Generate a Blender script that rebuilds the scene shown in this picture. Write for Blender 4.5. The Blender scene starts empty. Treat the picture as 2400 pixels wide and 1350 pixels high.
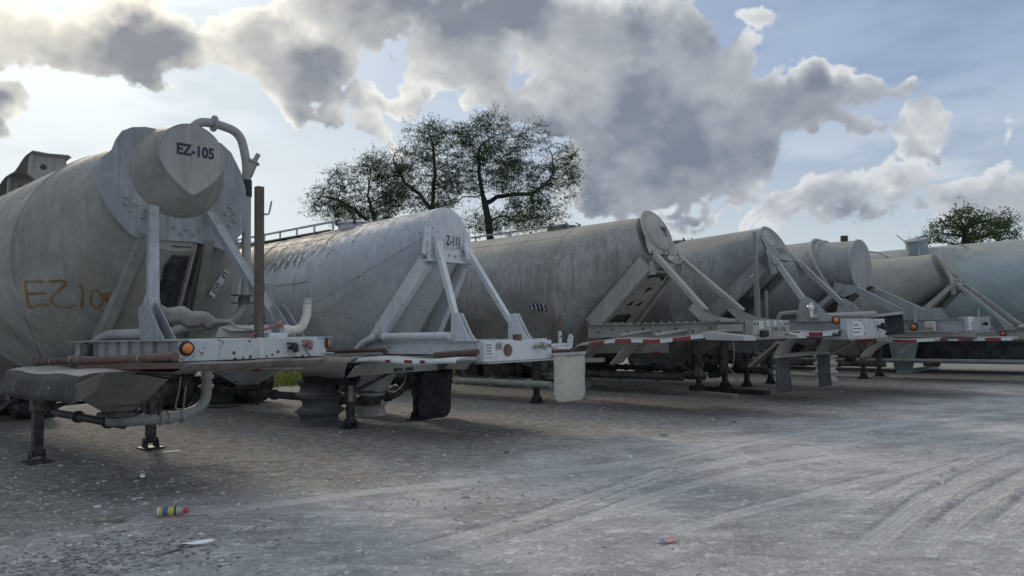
import bpy, bmesh, math, random
import numpy as np
from mathutils import Vector, Matrix
from mathutils.bvhtree import BVHTree

random.seed(7); RNG = np.random.default_rng(7)
SC = bpy.context.scene
COL = SC.collection
R_ = math.radians

# ------------------------------------------------------------------ camera
CAM_H = 1.5
PITCH, ROLL = R_(3.37), R_(1.0)
fw = Vector((0, math.cos(PITCH), math.sin(PITCH)))
r0 = Vector((1, 0, 0)); u0 = r0.cross(fw)
rt = r0*math.cos(ROLL) - u0*math.sin(ROLL)
up = u0*math.cos(ROLL) + r0*math.sin(ROLL)
cd = bpy.data.cameras.new('camera'); cam = bpy.data.objects.new('camera', cd); COL.objects.link(cam)
cam.matrix_world = Matrix(((rt.x, up.x, -fw.x, 0), (rt.y, up.y, -fw.y, 0), (rt.z, up.z, -fw.z, CAM_H), (0, 0, 0, 1)))
cd.sensor_width = 36; cd.lens = 36*1750/2400; cd.clip_start = .05; cd.clip_end = 3000
SC.camera = cam

# ------------------------------------------------------------------ world and sun
SUN_AZ, SUN_EL = -32.0, 27.0          # degrees right of +Y, and above the horizon
sa, se = R_(SUN_AZ), R_(SUN_EL)
SUN = Vector((math.sin(sa)*math.cos(se), math.cos(sa)*math.cos(se), math.sin(se)))
sl = bpy.data.lights.new('sun', 'SUN'); so = bpy.data.objects.new('sun', sl); COL.objects.link(so)
sl.energy = 1.45; sl.angle = R_(10); sl.color = (1, .86, .68)
so.rotation_euler = (-SUN).to_track_quat('-Z', 'Y').to_euler(); so.location = (0, 0, 30)

SC.view_settings.view_transform = 'Standard'; SC.view_settings.look = 'None'
SC.view_settings.exposure = 0.15; SC.view_settings.gamma = 1.0
SC.view_settings.use_curve_mapping = False
SC.render.engine = 'CYCLES'
SC.cycles.max_bounces = 5; SC.cycles.diffuse_bounces = 3; SC.cycles.glossy_bounces = 2
SC.cycles.transparent_max_bounces = 6
SC.render.resolution_x = 1024; SC.render.resolution_y = 576

W = bpy.data.worlds.new('World'); SC.world = W; W.use_nodes = True
class NT:
    """tiny helper for node trees"""
    def __init__(s, tree): s.t = tree; s.n = tree.nodes; s.l = tree.links
    def add(s, typ, **k):
        n = s.n.new(typ)
        for a, v in k.items(): setattr(n, a, v)
        return n
    def put(s, sock, v):
        if isinstance(v, bpy.types.NodeSocket): s.l.new(v, sock)
        elif v is not None: sock.default_value = v
    def m(s, op, a, b=None, c=None, clamp=False):
        n = s.add('ShaderNodeMath', operation=op, use_clamp=clamp)
        s.put(n.inputs[0], a); s.put(n.inputs[1], b)
        if c is not None: s.put(n.inputs[2], c)
        return n.outputs[0]
    def vm(s, op, a, b=None, scale=None):
        n = s.add('ShaderNodeVectorMath', operation=op); s.put(n.inputs[0], a); s.put(n.inputs[1], b)
        if scale is not None: s.put(n.inputs['Scale'], scale)
        return n.outputs['Value'] if op in ('DOT_PRODUCT', 'LENGTH', 'DISTANCE') else n.outputs[0]
    def mix(s, f, a, b, blend='MIX'):
        n = s.add('ShaderNodeMix', data_type='RGBA', blend_type=blend)
        s.put(n.inputs[0], f)
        for i, v in ((6, a), (7, b)):
            if isinstance(v, tuple) and len(v) == 3: v = (*v, 1)
            s.put(n.inputs[i], v)
        return n.outputs[2]
    def mr(s, v, a, b, c=0., d=1., smooth=True):
        n = s.add('ShaderNodeMapRange'); n.interpolation_type = 'SMOOTHSTEP' if smooth else 'LINEAR'
        s.put(n.inputs[0], v)
        for i, q in enumerate((a, b, c, d)): s.put(n.inputs[i+1], q)
        return n.outputs[0]
    def noise(s, vec, scale, detail=4, rough=.55, dist=0., lac=2.):
        n = s.add('ShaderNodeTexNoise'); s.put(n.inputs['Vector'], vec)
        n.inputs['Scale'].default_value = scale; n.inputs['Detail'].default_value = detail
        n.inputs['Roughness'].default_value = rough; n.inputs['Distortion'].default_value = dist
        n.inputs['Lacunarity'].default_value = lac
        return n.outputs['Fac']
    def mapping(s, vec, loc=(0, 0, 0), rot=(0, 0, 0), sc=(1, 1, 1), typ='POINT'):
        n = s.add('ShaderNodeMapping', vector_type=typ); s.put(n.inputs[0], vec)
        n.inputs[1].default_value = loc; n.inputs[2].default_value = rot; n.inputs[3].default_value = sc
        return n.outputs[0]
    def comb(s, x, y, z):
        n = s.add('ShaderNodeCombineXYZ'); s.put(n.inputs[0], x); s.put(n.inputs[1], y); s.put(n.inputs[2], z)
        return n.outputs[0]

def _hash3(a, b, c, seed):
    n = (a*374761393+b*668265263+c*2147483647+seed*974711) & 0xffffffff
    n = ((n ^ (n >> 13))*1274126177) & 0xffffffff
    return (((n ^ (n >> 16)) & 0xffff)/65535.).astype(np.float32)
def noise3(P, scale, octs, rough, seed):
    """fractal value noise of a direction, about 0.5 on average"""
    s = 0.; a = 1.; t = 0.
    for o in range(octs):
        q = P*(scale*2.03**o)+seed*5.17+o*1.7; qi = np.floor(q).astype(np.int64); f = (q-qi).astype(np.float32); f = f*f*(3-2*f)
        x, y, z = qi[..., 0], qi[..., 1], qi[..., 2]; fx, fy, fz = f[..., 0], f[..., 1], f[..., 2]
        h = lambda i, j, k: _hash3(x+i, y+j, z+k, seed+o)
        c0 = (h(0, 0, 0)*(1-fx)+h(1, 0, 0)*fx)*(1-fy)+(h(0, 1, 0)*(1-fx)+h(1, 1, 0)*fx)*fy
        c1 = (h(0, 0, 1)*(1-fx)+h(1, 0, 1)*fx)*(1-fy)+(h(0, 1, 1)*(1-fx)+h(1, 1, 1)*fx)*fy
        s = s+a*(c0*(1-fz)+c1*fz); t += a; a *= rough
    return s/t
def sstep(v, a, b): v = np.clip((v-a)/(b-a), 0, 1); return v*v*(3-2*v)
def cloud_map(name, az0, az1, el0, el1, w, h):
    """cover, thickness towards the sun and veil of the cloud layer, computed over a window of the sky"""
    A, E_ = np.meshgrid(az0+(np.arange(w)+.5)/w*(az1-az0), el0+(np.arange(h)+.5)/h*(el1-el0))
    ra, re_ = np.radians(A), np.radians(E_); d = np.stack([np.sin(ra)*np.cos(re_), np.cos(ra)*np.cos(re_), np.sin(re_)], -1)
    q = np.stack([A, E_], -1)
    wp = np.stack([noise3(d, 9, 5, .58, 11), noise3(d, 9, 5, .58, 23)], -1); wp = (wp-.5)*9.0
    outside = np.maximum(sstep(np.abs(A), 38, 55), sstep(E_, 25, 36))
    far = (noise3(d*[1, 1, 2.0], 2.3, 3, .5, 31)-.5)*3.6+.05
    def field(dv, qq, octs):
        p = qq+wp; dens = np.full(A.shape, -3.)
        for (a, e, ra_, re2, rot, wt) in CLOUDS:
            c, s = math.cos(R_(rot)), math.sin(R_(rot)); x, y = p[..., 0]-a, p[..., 1]-e
            v = wt*(1-np.hypot((x*c+y*s)/ra_, (-x*s+y*c)/re2)); k = np.clip(.5+.5*(v-dens)/.12, 0, 1)
            dens = dens*(1-k)+v*k+.12*k*(1-k)
        dens = dens+outside*(far-dens)
        return dens+(noise3(dv*[1, 1, 1.3], 12, octs, .6, 5)-.5)*1.75
    ts = np.array([SUN_AZ, SUN_EL+6])-q; ts /= np.maximum(np.linalg.norm(ts, axis=-1), .5)[..., None]; S = np.array(SUN[:])
    D = field(d, q, 8); D1 = field(d+S*math.tan(R_(1.3)), q+ts*1.3, 6); D2 = field(d+S*math.tan(R_(3.2)), q+ts*3.2, 4)
    path = np.maximum(D, 0)*.55+np.maximum(D1, 0)*.75+np.maximum(D2, 0)*.55
    veil = sstep(noise3(d*[1, 1, 3.2], 5.5, 6, .6, 41), .42, .68)
    px = np.stack([sstep(D, -.02, .15), np.clip((1-np.exp(-1.75*np.maximum(path-.05, 0)))*(.80+.62*sstep(noise3(d*[1, 1, 1.5]+S*.03, 7.5, 5, .55, 71), .28, .72)), 0, 1), veil, np.ones(A.shape)], -1).astype(np.float32)
    im = bpy.data.images.new(name, w, h, float_buffer=True, is_data=True); im.pixels.foreach_set(px.ravel()); im.update(); im.pack()
    return im
def build_world():
    t = NT(W.node_tree); t.n.clear()
    geo = t.add('ShaderNodeTexCoord'); d = t.vm('NORMALIZE', geo.outputs['Generated'])
    sep = t.add('ShaderNodeSeparateXYZ'); t.put(sep.inputs[0], d)
    x, y, z = sep.outputs
    az = t.m('MULTIPLY', t.m('ARCTAN2', x, y), 180/math.pi)       # degrees
    el = t.m('MULTIPLY', t.m('ARCSINE', z), 180/math.pi)
    def layer(im, az0, az1, el0, el1):
        n = t.add('ShaderNodeTexImage', image=im, extension='EXTEND', interpolation='Cubic')
        t.put(n.inputs[0], t.comb(t.mr(az, az0, az1, 0, 1, False), t.mr(el, el0, el1, 0, 1, False), 0.)); return n.outputs[0]
    fine = layer(cloud_map('cloud_layer_ahead', -48, 48, -3, 39, 1600, 700), -48, 48, -3, 39)
    wide_ = layer(cloud_map('cloud_layer_round', -180, 180, -3, 90, 900, 232), -180, 180, -3, 90)
    inside = t.m('MULTIPLY', t.mr(t.m('ABSOLUTE', az), 47.5, 45), t.mr(el, 38.5, 37))
    cm = t.add('ShaderNodeSeparateColor'); t.put(cm.inputs[0], t.mix(inside, wide_, fine))
    cover, thick, veil = cm.outputs
    dn = t.mapping(d, sc=(1, 1, 1.3))
    puff = t.m('MULTIPLY', t.m('SUBTRACT', t.noise(dn, 22, 6, .6), .5), .55)
    # thin milky veil
    lowveil = t.mr(el, 19, 2)
    cs = t.vm('DOT_PRODUCT', d, tuple(SUN))
    ang = t.m('MULTIPLY', t.m('ARCCOSINE', t.m('MINIMUM', cs, .99999)), 180/math.pi)
    near = t.m('EXPONENT', t.m('MULTIPLY', ang, -1/9.0))
    wide = t.m('EXPONENT', t.m('MULTIPLY', ang, -1/30.0))
    sky = t.add('ShaderNodeTexSky'); sky.sky_type = 'NISHITA'; sky.sun_disc = False
    sky.sun_elevation = se; sky.sun_rotation = sa; sky.altitude = 50; sky.air_density = 1.0
    sky.dust_density = 2.0; sky.ozone_density = 2.0
    base = t.mix(1.0, sky.outputs[0], (.62, .68, .80), 'MULTIPLY')
    veilcol = t.mix(lowveil, (3.1, 4.3, 6.6), (6.6, 7.5, 8.0))
    veilcol = t.mix(wide, veilcol, (10.0, 10.7, 10.3))
    vf = t.m('ADD', .55, t.m('ADD', t.m('MULTIPLY', veil, .22), t.m('MULTIPLY', lowveil, .22)), clamp=True)
    vf = t.m('ADD', vf, t.m('MULTIPLY', wide, .35), clamp=True)
    skyc = t.mix(vf, base, veilcol)
    skyc = t.mix(t.m('MULTIPLY', t.m('MULTIPLY', veil, lowveil), .55), skyc, t.mix(wide, (8.2, 8.6, 9.0), (12.5, 12.3, 11.2)))
    lit = t.mix(wide, (7.2, 7.6, 8.1), (12.0, 11.7, 10.5))
    lit = t.mix(near, lit, (16.5, 15.2, 12.0))
    dark = t.mix(wide, (1.75, 2.2, 3.05), (3.5, 3.6, 3.85))
    mid = t.mix(wide, (4.3, 4.9, 6.0), (8.2, 8.1, 7.6))
    dark = t.mix(t.mr(t.noise(dn, 8, 5, .55), .48, .72, 0, .15), dark, mid)
    # unseen front-lit clouds and overhead sky, brightened to lift light on the ground
    back = t.m('MAXIMUM', t.mr(cs, .1, -.7), t.mr(el, 27, 62))
    dark = t.mix(back, dark, (6.4, 6.7, 7.2)); lit = t.mix(back, lit, (11.0, 11.2, 11.2)); skyc = t.mix(t.m('MULTIPLY', back, .5), skyc, (6.0, 7.6, 9.8))
    f = t.m('ADD', thick, t.m('MULTIPLY', puff, .5), clamp=True)
    cloud = t.mix(f, lit, dark)
    out = t.mix(cover, skyc, cloud)
    # below the horizon: the far dusty land
    out = t.mix(t.mr(el, -.6, -.1), (2.0, 1.95, 1.8), out)
    bg = t.add('ShaderNodeBackground'); t.put(bg.inputs[0], out); bg.inputs[1].default_value = .085
    o = t.add('ShaderNodeOutputWorld'); t.l.new(bg.outputs[0], o.inputs[0])
    W.cycles.sampling_method = 'MANUAL'; W.cycles.sample_map_resolution = 1024

CLOUDS = [
    (-27.74, 20.77, 5.35, 3.40, -10, 1.3),
    (-29.78, 19.12, 3.81, 2.23, -20, 0.8),
    (-27.44, 18.12, 2.28, 1.46, -20, 0.7),
    (-33.45, 20.28, 2.75, 1.83, 0, 0.35),
    (-31.75, 18.53, 2.80, 1.56, -20, 0.45),
    (-24.76, 20.12, 2.33, 1.83, 0, 0.8),
    (-17.80, 20.04, 5.58, 3.49, -15, 1.1),
    (-20.19, 20.94, 2.75, 2.06, 0, 0.7),
    (-16.27, 16.94, 2.64, 2.64, 0, 1),
    (-13.48, 15.89, 3.21, 1.78, -10, 0.75),
    (-11.57, 17.64, 1.44, 1.08, 0, 0.6),
    (-20.77, 19.19, 2.40, 1.71, 0, 0.6),
    (-18.41, 22.52, 2.78, 1.39, 0, 0.6),
    (-10.89, 23.10, 8.27, 3.06, 0, 1.2),
    (-3.68, 21.28, 5.48, 4.75, -20, 1.2),
    (-6.36, 18.86, 3.28, 2.73, 0, 0.9),
    (-8.67, 17.44, 2.53, 1.09, 0, 0.6),
    (-1.72, 18.58, 3.29, 2.20, 0, 0.8),
    (-0.29, 23.90, 5.86, 2.20, 0, 1.1),
    (4.65, 20.54, 4.02, 4.75, 10, 0.75),
    (8.33, 22.10, 6.89, 3.99, -5, 1.3),
    (11.52, 20.40, 3.95, 4.31, 0, 1.3),
    (9.50, 17.56, 6.50, 3.25, 5, 1.2),
    (1.91, 16.83, 5.12, 1.65, 5, 0.9),
    (-0.43, 16.25, 4.03, 1.17, 0, 0.7),
    (11.96, 14.02, 8.96, 3.58, 12, 1.25),
    (9.96, 11.01, 7.21, 2.34, 6, 1.2),
    (7.34, 9.85, 4.36, 1.27, 5, 0.8),
    (17.82, 12.96, 5.58, 3.31, 25, 1.2),
    (20.90, 16.06, 6.50, 2.39, 8, 1.15),
    (24.62, 16.58, 4.66, 1.66, -6, 1.1),
    (16.48, 17.88, 2.63, 2.81, 0, 0.7),
    (23.40, 14.16, 5.04, 1.34, -12, 0.8),
    (19.81, 10.36, 3.10, 1.38, 20, 0.6),
    (28.12, 16.60, 1.16, 1.94, -12, 0.62),
    (28.77, 13.87, 1.77, 1.93, 0, 0.75),
    (28.19, 12.41, 1.45, 1.29, 0, 0.7),
    (17.68, 21.50, 1.74, 1.19, -15, 0.42),
    (-34.02, 13.59, 2.12, 1.58, 0, 0.9),
    (-34.43, 11.42, 1.81, 1.06, 0, 0.8),
    (24.57, 8.75, 6.33, 1.27, 30, 0.4),
    (27.04, 9.97, 2.28, 1.04, 35, 0.4),
    (21.17, 7.97, 5.46, 0.82, 15, 0.36),
    (31.31, 9.35, 2.97, 1.19, 0, 0.36),
    (33.11, 7.36, 3.68, 1.23, 0, 0.42),
    (34.47, 11.77, 1.51, 1.51, 0, 0.42),
    (35.09, 19.40, 2.10, 1.05, 0, 0.4),
    (16.17, 9.08, 4.92, 0.77, 10, 0.35),
    (-10.30, 15.40, 2.16, 1.30, 0, 0.5),
    (-3.10, 15.81, 2.19, 1.10, 0, 0.5),
]
build_world()

# ------------------------------------------------------------------ materials
MATS = {}
def mat(name, fn):
    if name in MATS: return MATS[name]
    m = bpy.data.materials.new(name); m.use_nodes = True
    t = NT(m.node_tree); t.n.clear()
    b = t.add('ShaderNodeBsdfPrincipled'); o = t.add('ShaderNodeOutputMaterial'); t.l.new(b.outputs[0], o.inputs[0])
    fn(t, b); MATS[name] = m
    return m
def bump(t, b, h, strength, dist=.01):
    n = t.add('ShaderNodeBump'); n.inputs['Strength'].default_value = strength; n.inputs['Distance'].default_value = dist
    t.put(n.inputs['Height'], h); t.l.new(n.outputs[0], b.inputs['Normal'])
def painted(name, base, dust, stain, seed=0, rough=.6, chips=0., chipcol=(.05, .03, .02), rust=0., topdust=.6, streak=.5, metal=0., flank=0.):
    """weathered paint: pale cement dust, vertical streaks, chips and rust patches"""
    def fn(t, b):
        tc = t.add('ShaderNodeTexCoord'); v = t.mapping(tc.outputs['Object'], loc=(seed*3.7, seed*1.3, seed*2.1))
        n1 = t.noise(v, 1.3, 6, .6); n2 = t.noise(v, 7, 6, .65)
        st = t.noise(t.mapping(v, sc=(5, 5, .45)), 2.2, 7, .7)
        st2 = t.noise(t.mapping(v, sc=(9, 9, .3)), 3.0, 5, .7)
        geo = t.add('ShaderNodeNewGeometry'); sp = t.add('ShaderNodeSeparateXYZ'); t.put(sp.inputs[0], geo.outputs['Normal'])
        c = t.mix(t.mr(n1, .40, .60), base, dust)
        c = t.mix(t.m('MULTIPLY', t.mr(st, .48, .66), streak*.8), c, stain)
        c = t.mix(t.m('MULTIPLY', t.mr(st2, .52, .66), streak*.6), c, tuple(min(1, q*1.35) for q in dust))
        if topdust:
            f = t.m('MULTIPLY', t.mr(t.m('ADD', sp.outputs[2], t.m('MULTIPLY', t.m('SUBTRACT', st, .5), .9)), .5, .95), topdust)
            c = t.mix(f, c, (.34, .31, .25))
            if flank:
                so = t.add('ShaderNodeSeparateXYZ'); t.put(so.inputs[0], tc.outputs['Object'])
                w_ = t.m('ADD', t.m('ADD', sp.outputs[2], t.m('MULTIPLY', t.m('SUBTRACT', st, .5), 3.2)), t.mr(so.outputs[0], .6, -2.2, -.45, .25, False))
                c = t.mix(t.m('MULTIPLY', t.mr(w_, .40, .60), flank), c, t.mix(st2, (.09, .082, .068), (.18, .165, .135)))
        c = t.mix(t.mr(n2, .3, .75, 0, .22), c, tuple(q*.62 for q in base))
        if chips:
            vo = t.add('ShaderNodeTexVoronoi'); t.put(vo.inputs['Vector'], v); vo.inputs['Scale'].default_value = 15
            vo.inputs['Randomness'].default_value = 1
            gate = t.mr(t.noise(v, 1.6, 3, .6), .44, .60)
            rad = t.m('MULTIPLY', gate, .21*chips)
            f = t.m('LESS_THAN', t.m('ADD', vo.outputs['Distance'], t.m('MULTIPLY', t.m('SUBTRACT', n2, .5), .5)), rad)
            c = t.mix(f, c, chipcol)
        if rust:
            r = t.noise(v, 7.5, 8, .74); r2 = t.noise(v, 30, 4, .6)
            f = t.mr(t.m('ADD', r, t.m('MULTIPLY', t.m('SUBTRACT', r2, .5), .35)), .66-.16*rust, .72-.16*rust)
            c = t.mix(t.m('MULTIPLY', f, .9), c, t.mix(r2, (.10, .045, .025), (.20, .10, .055)))
        t.put(b.inputs['Base Color'], c)
        t.put(b.inputs['Roughness'], t.mr(n2, .2, .8, rough-.1, rough+.18)); b.inputs['Metallic'].default_value = metal
        b.inputs['Specular IOR Level'].default_value = .35
        bump(t, b, t.m('ADD', t.m('MULTIPLY', n1, 2.2), t.m('MULTIPLY', n2, .5)), .35, .012)
    return mat(name, fn)
def plain(name, col, rough=.6, metal=0., var=.25, scale=12, spec=.4, bmp=.25, dust=0.):
    def fn(t, b):
        tc = t.add('ShaderNodeTexCoord'); v = tc.outputs['Object']
        n = t.noise(v, scale, 6, .65)
        c = t.mix(t.mr(n, .3, .7), tuple(q*(1-var) for q in col), tuple(min(1, q*(1+var)) for q in col))
        if dust: c = t.mix(t.m('MULTIPLY', t.mr(t.noise(v, 3.1, 6, .7), .4, .65), dust), c, (.27, .25, .21))
        t.put(b.inputs['Base Color'], c); b.inputs['Roughness'].default_value = rough
        b.inputs['Metallic'].default_value = metal; b.inputs['Specular IOR Level'].default_value = spec
        bump(t, b, n, bmp, .006)
    return mat(name, fn)

TAUPE = dict(base=(.235, .237, .216), dust=(.32, .32, .297), stain=(.145, .145, .135))
M_A = painted('taupe_paint_near', seed=1, **TAUPE)
M_A2 = painted('grey_blue_steel', (.25, .27, .30), (.34, .365, .39), (.17, .165, .145), seed=2, rust=.0, topdust=.5, streak=.7)
M_AW = painted('chipped_white_box', (.46, .50, .52), (.52, .55, .56), (.30, .29, .26), seed=3, chips=1.3, chipcol=(.10, .06, .045), rust=.30, topdust=.2, streak=.5)
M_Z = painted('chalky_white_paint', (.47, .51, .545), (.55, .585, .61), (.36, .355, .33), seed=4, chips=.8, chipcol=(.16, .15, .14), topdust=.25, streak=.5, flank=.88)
M_ZW = painted('white_frame_paint', (.56, .60, .63), (.62, .65, .67), (.36, .33, .28), seed=5, chips=.55, rust=.12, topdust=.1, streak=.3)
M_C = painted('taupe_paint_middle', (.245, .247, .227), (.345, .345, .33), (.155, .155, .155), seed=6, streak=.85)
M_C2 = painted('taupe_frame_paint', (.30, .30, .272), (.36, .36, .33), (.20, .20, .185), seed=7, topdust=.3)
M_D = painted('grey_paint_fourth', (.215, .225, .225), (.29, .30, .297), (.14, .148, .15), seed=8, streak=.8)
M_D2 = painted('grey_frame_paint', (.32, .335, .34), (.38, .39, .39), (.22, .22, .21), seed=9, rust=.2, topdust=.2)
M_E = painted('grey_paint_fifth', (.285, .295, .30), (.35, .36, .36), (.19, .197, .20), seed=10)
M_F = painted('taupe_paint_sixth', (.29, .29, .265), (.35, .35, .325), (.20, .20, .19), seed=11)
M_G = painted('teal_grey_paint', (.255, .32, .325), (.32, .38, .385), (.20, .25, .255), seed=12, streak=.3, topdust=.5)
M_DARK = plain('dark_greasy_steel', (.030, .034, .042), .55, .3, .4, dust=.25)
M_LEG = plain('dusty_leg_steel', (.055, .056, .058), .7, .2, .35, dust=.5)
M_RUST = painted('rusty_brown_steel', (.11, .065, .05), (.17, .11, .085), (.06, .04, .035), seed=13, rough=.85, topdust=.2)
M_POST = painted('brown_primer_steel', (.105, .078, .066), (.14, .11, .095), (.07, .052, .046), seed=14, rough=.8, topdust=0)
M_RUB = plain('black_rubber', (.012, .015, .022), .75, 0, .4, dust=.12)
M_FLAPW = plain('pale_dusty_rubber', (.44, .44, .39), .8, 0, .10, dust=.3)
M_FLAPG = plain('grey_rubber', (.06, .068, .08), .8, 0, .25, dust=.2)
M_TYRE = plain('tyre_rubber', (.018, .019, .021), .85, 0, .4, scale=30, dust=.35)
M_ALU = painted('dull_aluminium', (.36, .36, .34), (.44, .44, .42), (.24, .22, .19), seed=15, rough=.5, metal=.0, topdust=.25)
M_FEN = painted('shade_sided_fender_metal', (.135, .135, .125), (.185, .182, .17), (.09, .088, .08), seed=25, rough=.6, topdust=.95)  # sides darkened and top paled in colour, as shade and lit top
M_SKIRT = painted('shaded_fender_skirt', (.05, .052, .05), (.075, .075, .072), (.035, .035, .034), seed=27, rough=.75, topdust=.1)  # base colour darkened to put the skirt's shade into the paint
M_LIP = painted('worn_coupler_steel', (.15, .14, .13), (.24, .235, .22), (.08, .07, .065), seed=26, rough=.55, topdust=.2, rust=.5)
M_PVC = painted('cream_plastic_pipe', (.52, .51, .46), (.60, .59, .54), (.36, .34, .30), seed=16, topdust=0)
M_PIPE = painted('grey_pipe_paint', (.28, .29, .285), (.34, .34, .33), (.20, .20, .19), seed=17, topdust=.3)
M_RIM = painted('grey_rim_steel', (.085, .095, .11), (.15, .16, .175), (.05, .055, .06), seed=18, topdust=.3, rust=.2)
M_RIMW = painted('white_rim_paint', (.52, .53, .53), (.58, .58, .56), (.30, .27, .23), seed=19, rust=.35, topdust=.3)
M_TR = plain('red_reflective_tape', (.25, .03, .035), .5, 0, .2, dust=.15)
M_TW = plain('white_reflective_tape', (.62, .66, .70), .4, 0, .1, dust=.1)
M_AMB = plain('amber_lens', (.62, .19, .04), .35, 0, .08, spec=.6, bmp=0)
M_REDL = plain('red_lens', (.42, .09, .05), .3, 0, .1, spec=.6, bmp=0)
M_INK = plain('dark_blue_ink', (.02, .028, .055), .6, 0, .2)
M_SPRAY = plain('brown_spray_paint', (.21, .13, .055), .8, 0, .3, scale=6)
M_PAPER = plain('white_paper', (.82, .84, .86), .8, 0, .06)
M_STICK = plain('white_sticker', (.60, .64, .66), .5, 0, .08)
M_HOSE = plain('grey_hose', (.24, .25, .25), .6, 0, .2, dust=.3)
M_REDP = painted('faded_red_paint', (.28, .10, .10), (.36, .20, .19), (.18, .12, .11), seed=20, topdust=.2)
M_WOOD = painted('weathered_grey_wood', (.25, .24, .22), (.32, .31, .28), (.14, .13, .12), seed=21, rough=.85)
M_WOODD = painted('oil_dark_wood', (.045, .045, .047), (.07, .07, .07), (.02, .02, .02), seed=22, rough=.8, topdust=.05)
M_CONC = painted('pale_concrete_chunk', (.42, .40, .36), (.50, .48, .44), (.3, .29, .26), seed=23, rough=.9)
M_TARP = plain('dusty_grey_tarp', (.20, .21, .21), .8, 0, .25, scale=5)
M_RED = plain('red_plastic', (.42, .05, .07), .35, 0, .1)
M_YEL = plain('yellow_label', (.42, .38, .10), .45, 0, .1)
M_BLU = plain('blue_label', (.06, .11, .28), .45, 0, .1)
M_CAN = plain('aluminium_can', (.62, .63, .60), .3, .8, .1)
M_MUD = plain('dried_mud', (.22, .218, .215), .95, 0, .3)
M_LEAFD = plain('dead_leaf', (.20, .16, .08), .9, 0, .3)
M_BARK = plain('tree_bark', (.035, .032, .030), .95, 0, .35)
M_WINDSH = plain('clear_plastic', (.30, .31, .27), .2, 0, .1)

def leafmat(name, c1, c2):
    def fn(t, b):
        oi = t.add('ShaderNodeNewGeometry')
        n = t.noise(oi.outputs['Position'], 1.1, 3, .6)
        rnd = oi.outputs['Random Per Island']
        c = t.mix(t.m('MULTIPLY_ADD', rnd, .5, t.m('MULTIPLY', n, .5)), c1, c2)
        t.put(b.inputs['Base Color'], c); b.inputs['Roughness'].default_value = .6
        b.inputs['Specular IOR Level'].default_value = .25
        tr = t.add('ShaderNodeBsdfTranslucent'); t.put(tr.inputs[0], c)
        mx = t.add('ShaderNodeMixShader'); mx.inputs[0].default_value = .3
        out = [q for q in t.n if q.bl_idname == 'ShaderNodeOutputMaterial'][0]
        t.l.new(b.outputs[0], mx.inputs[1]); t.l.new(tr.outputs[0], mx.inputs[2]); t.l.new(mx.outputs[0], out.inputs[0])
    return mat(name, fn)
M_LEAF = leafmat('mesquite_leaf', (.040, .065, .036), (.095, .135, .065))
M_LEAFR = leafmat('round_tree_leaf', (.045, .075, .03), (.10, .15, .055))
M_GRASS = leafmat('grass_blade', (.11, .15, .04), (.24, .29, .08))

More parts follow.
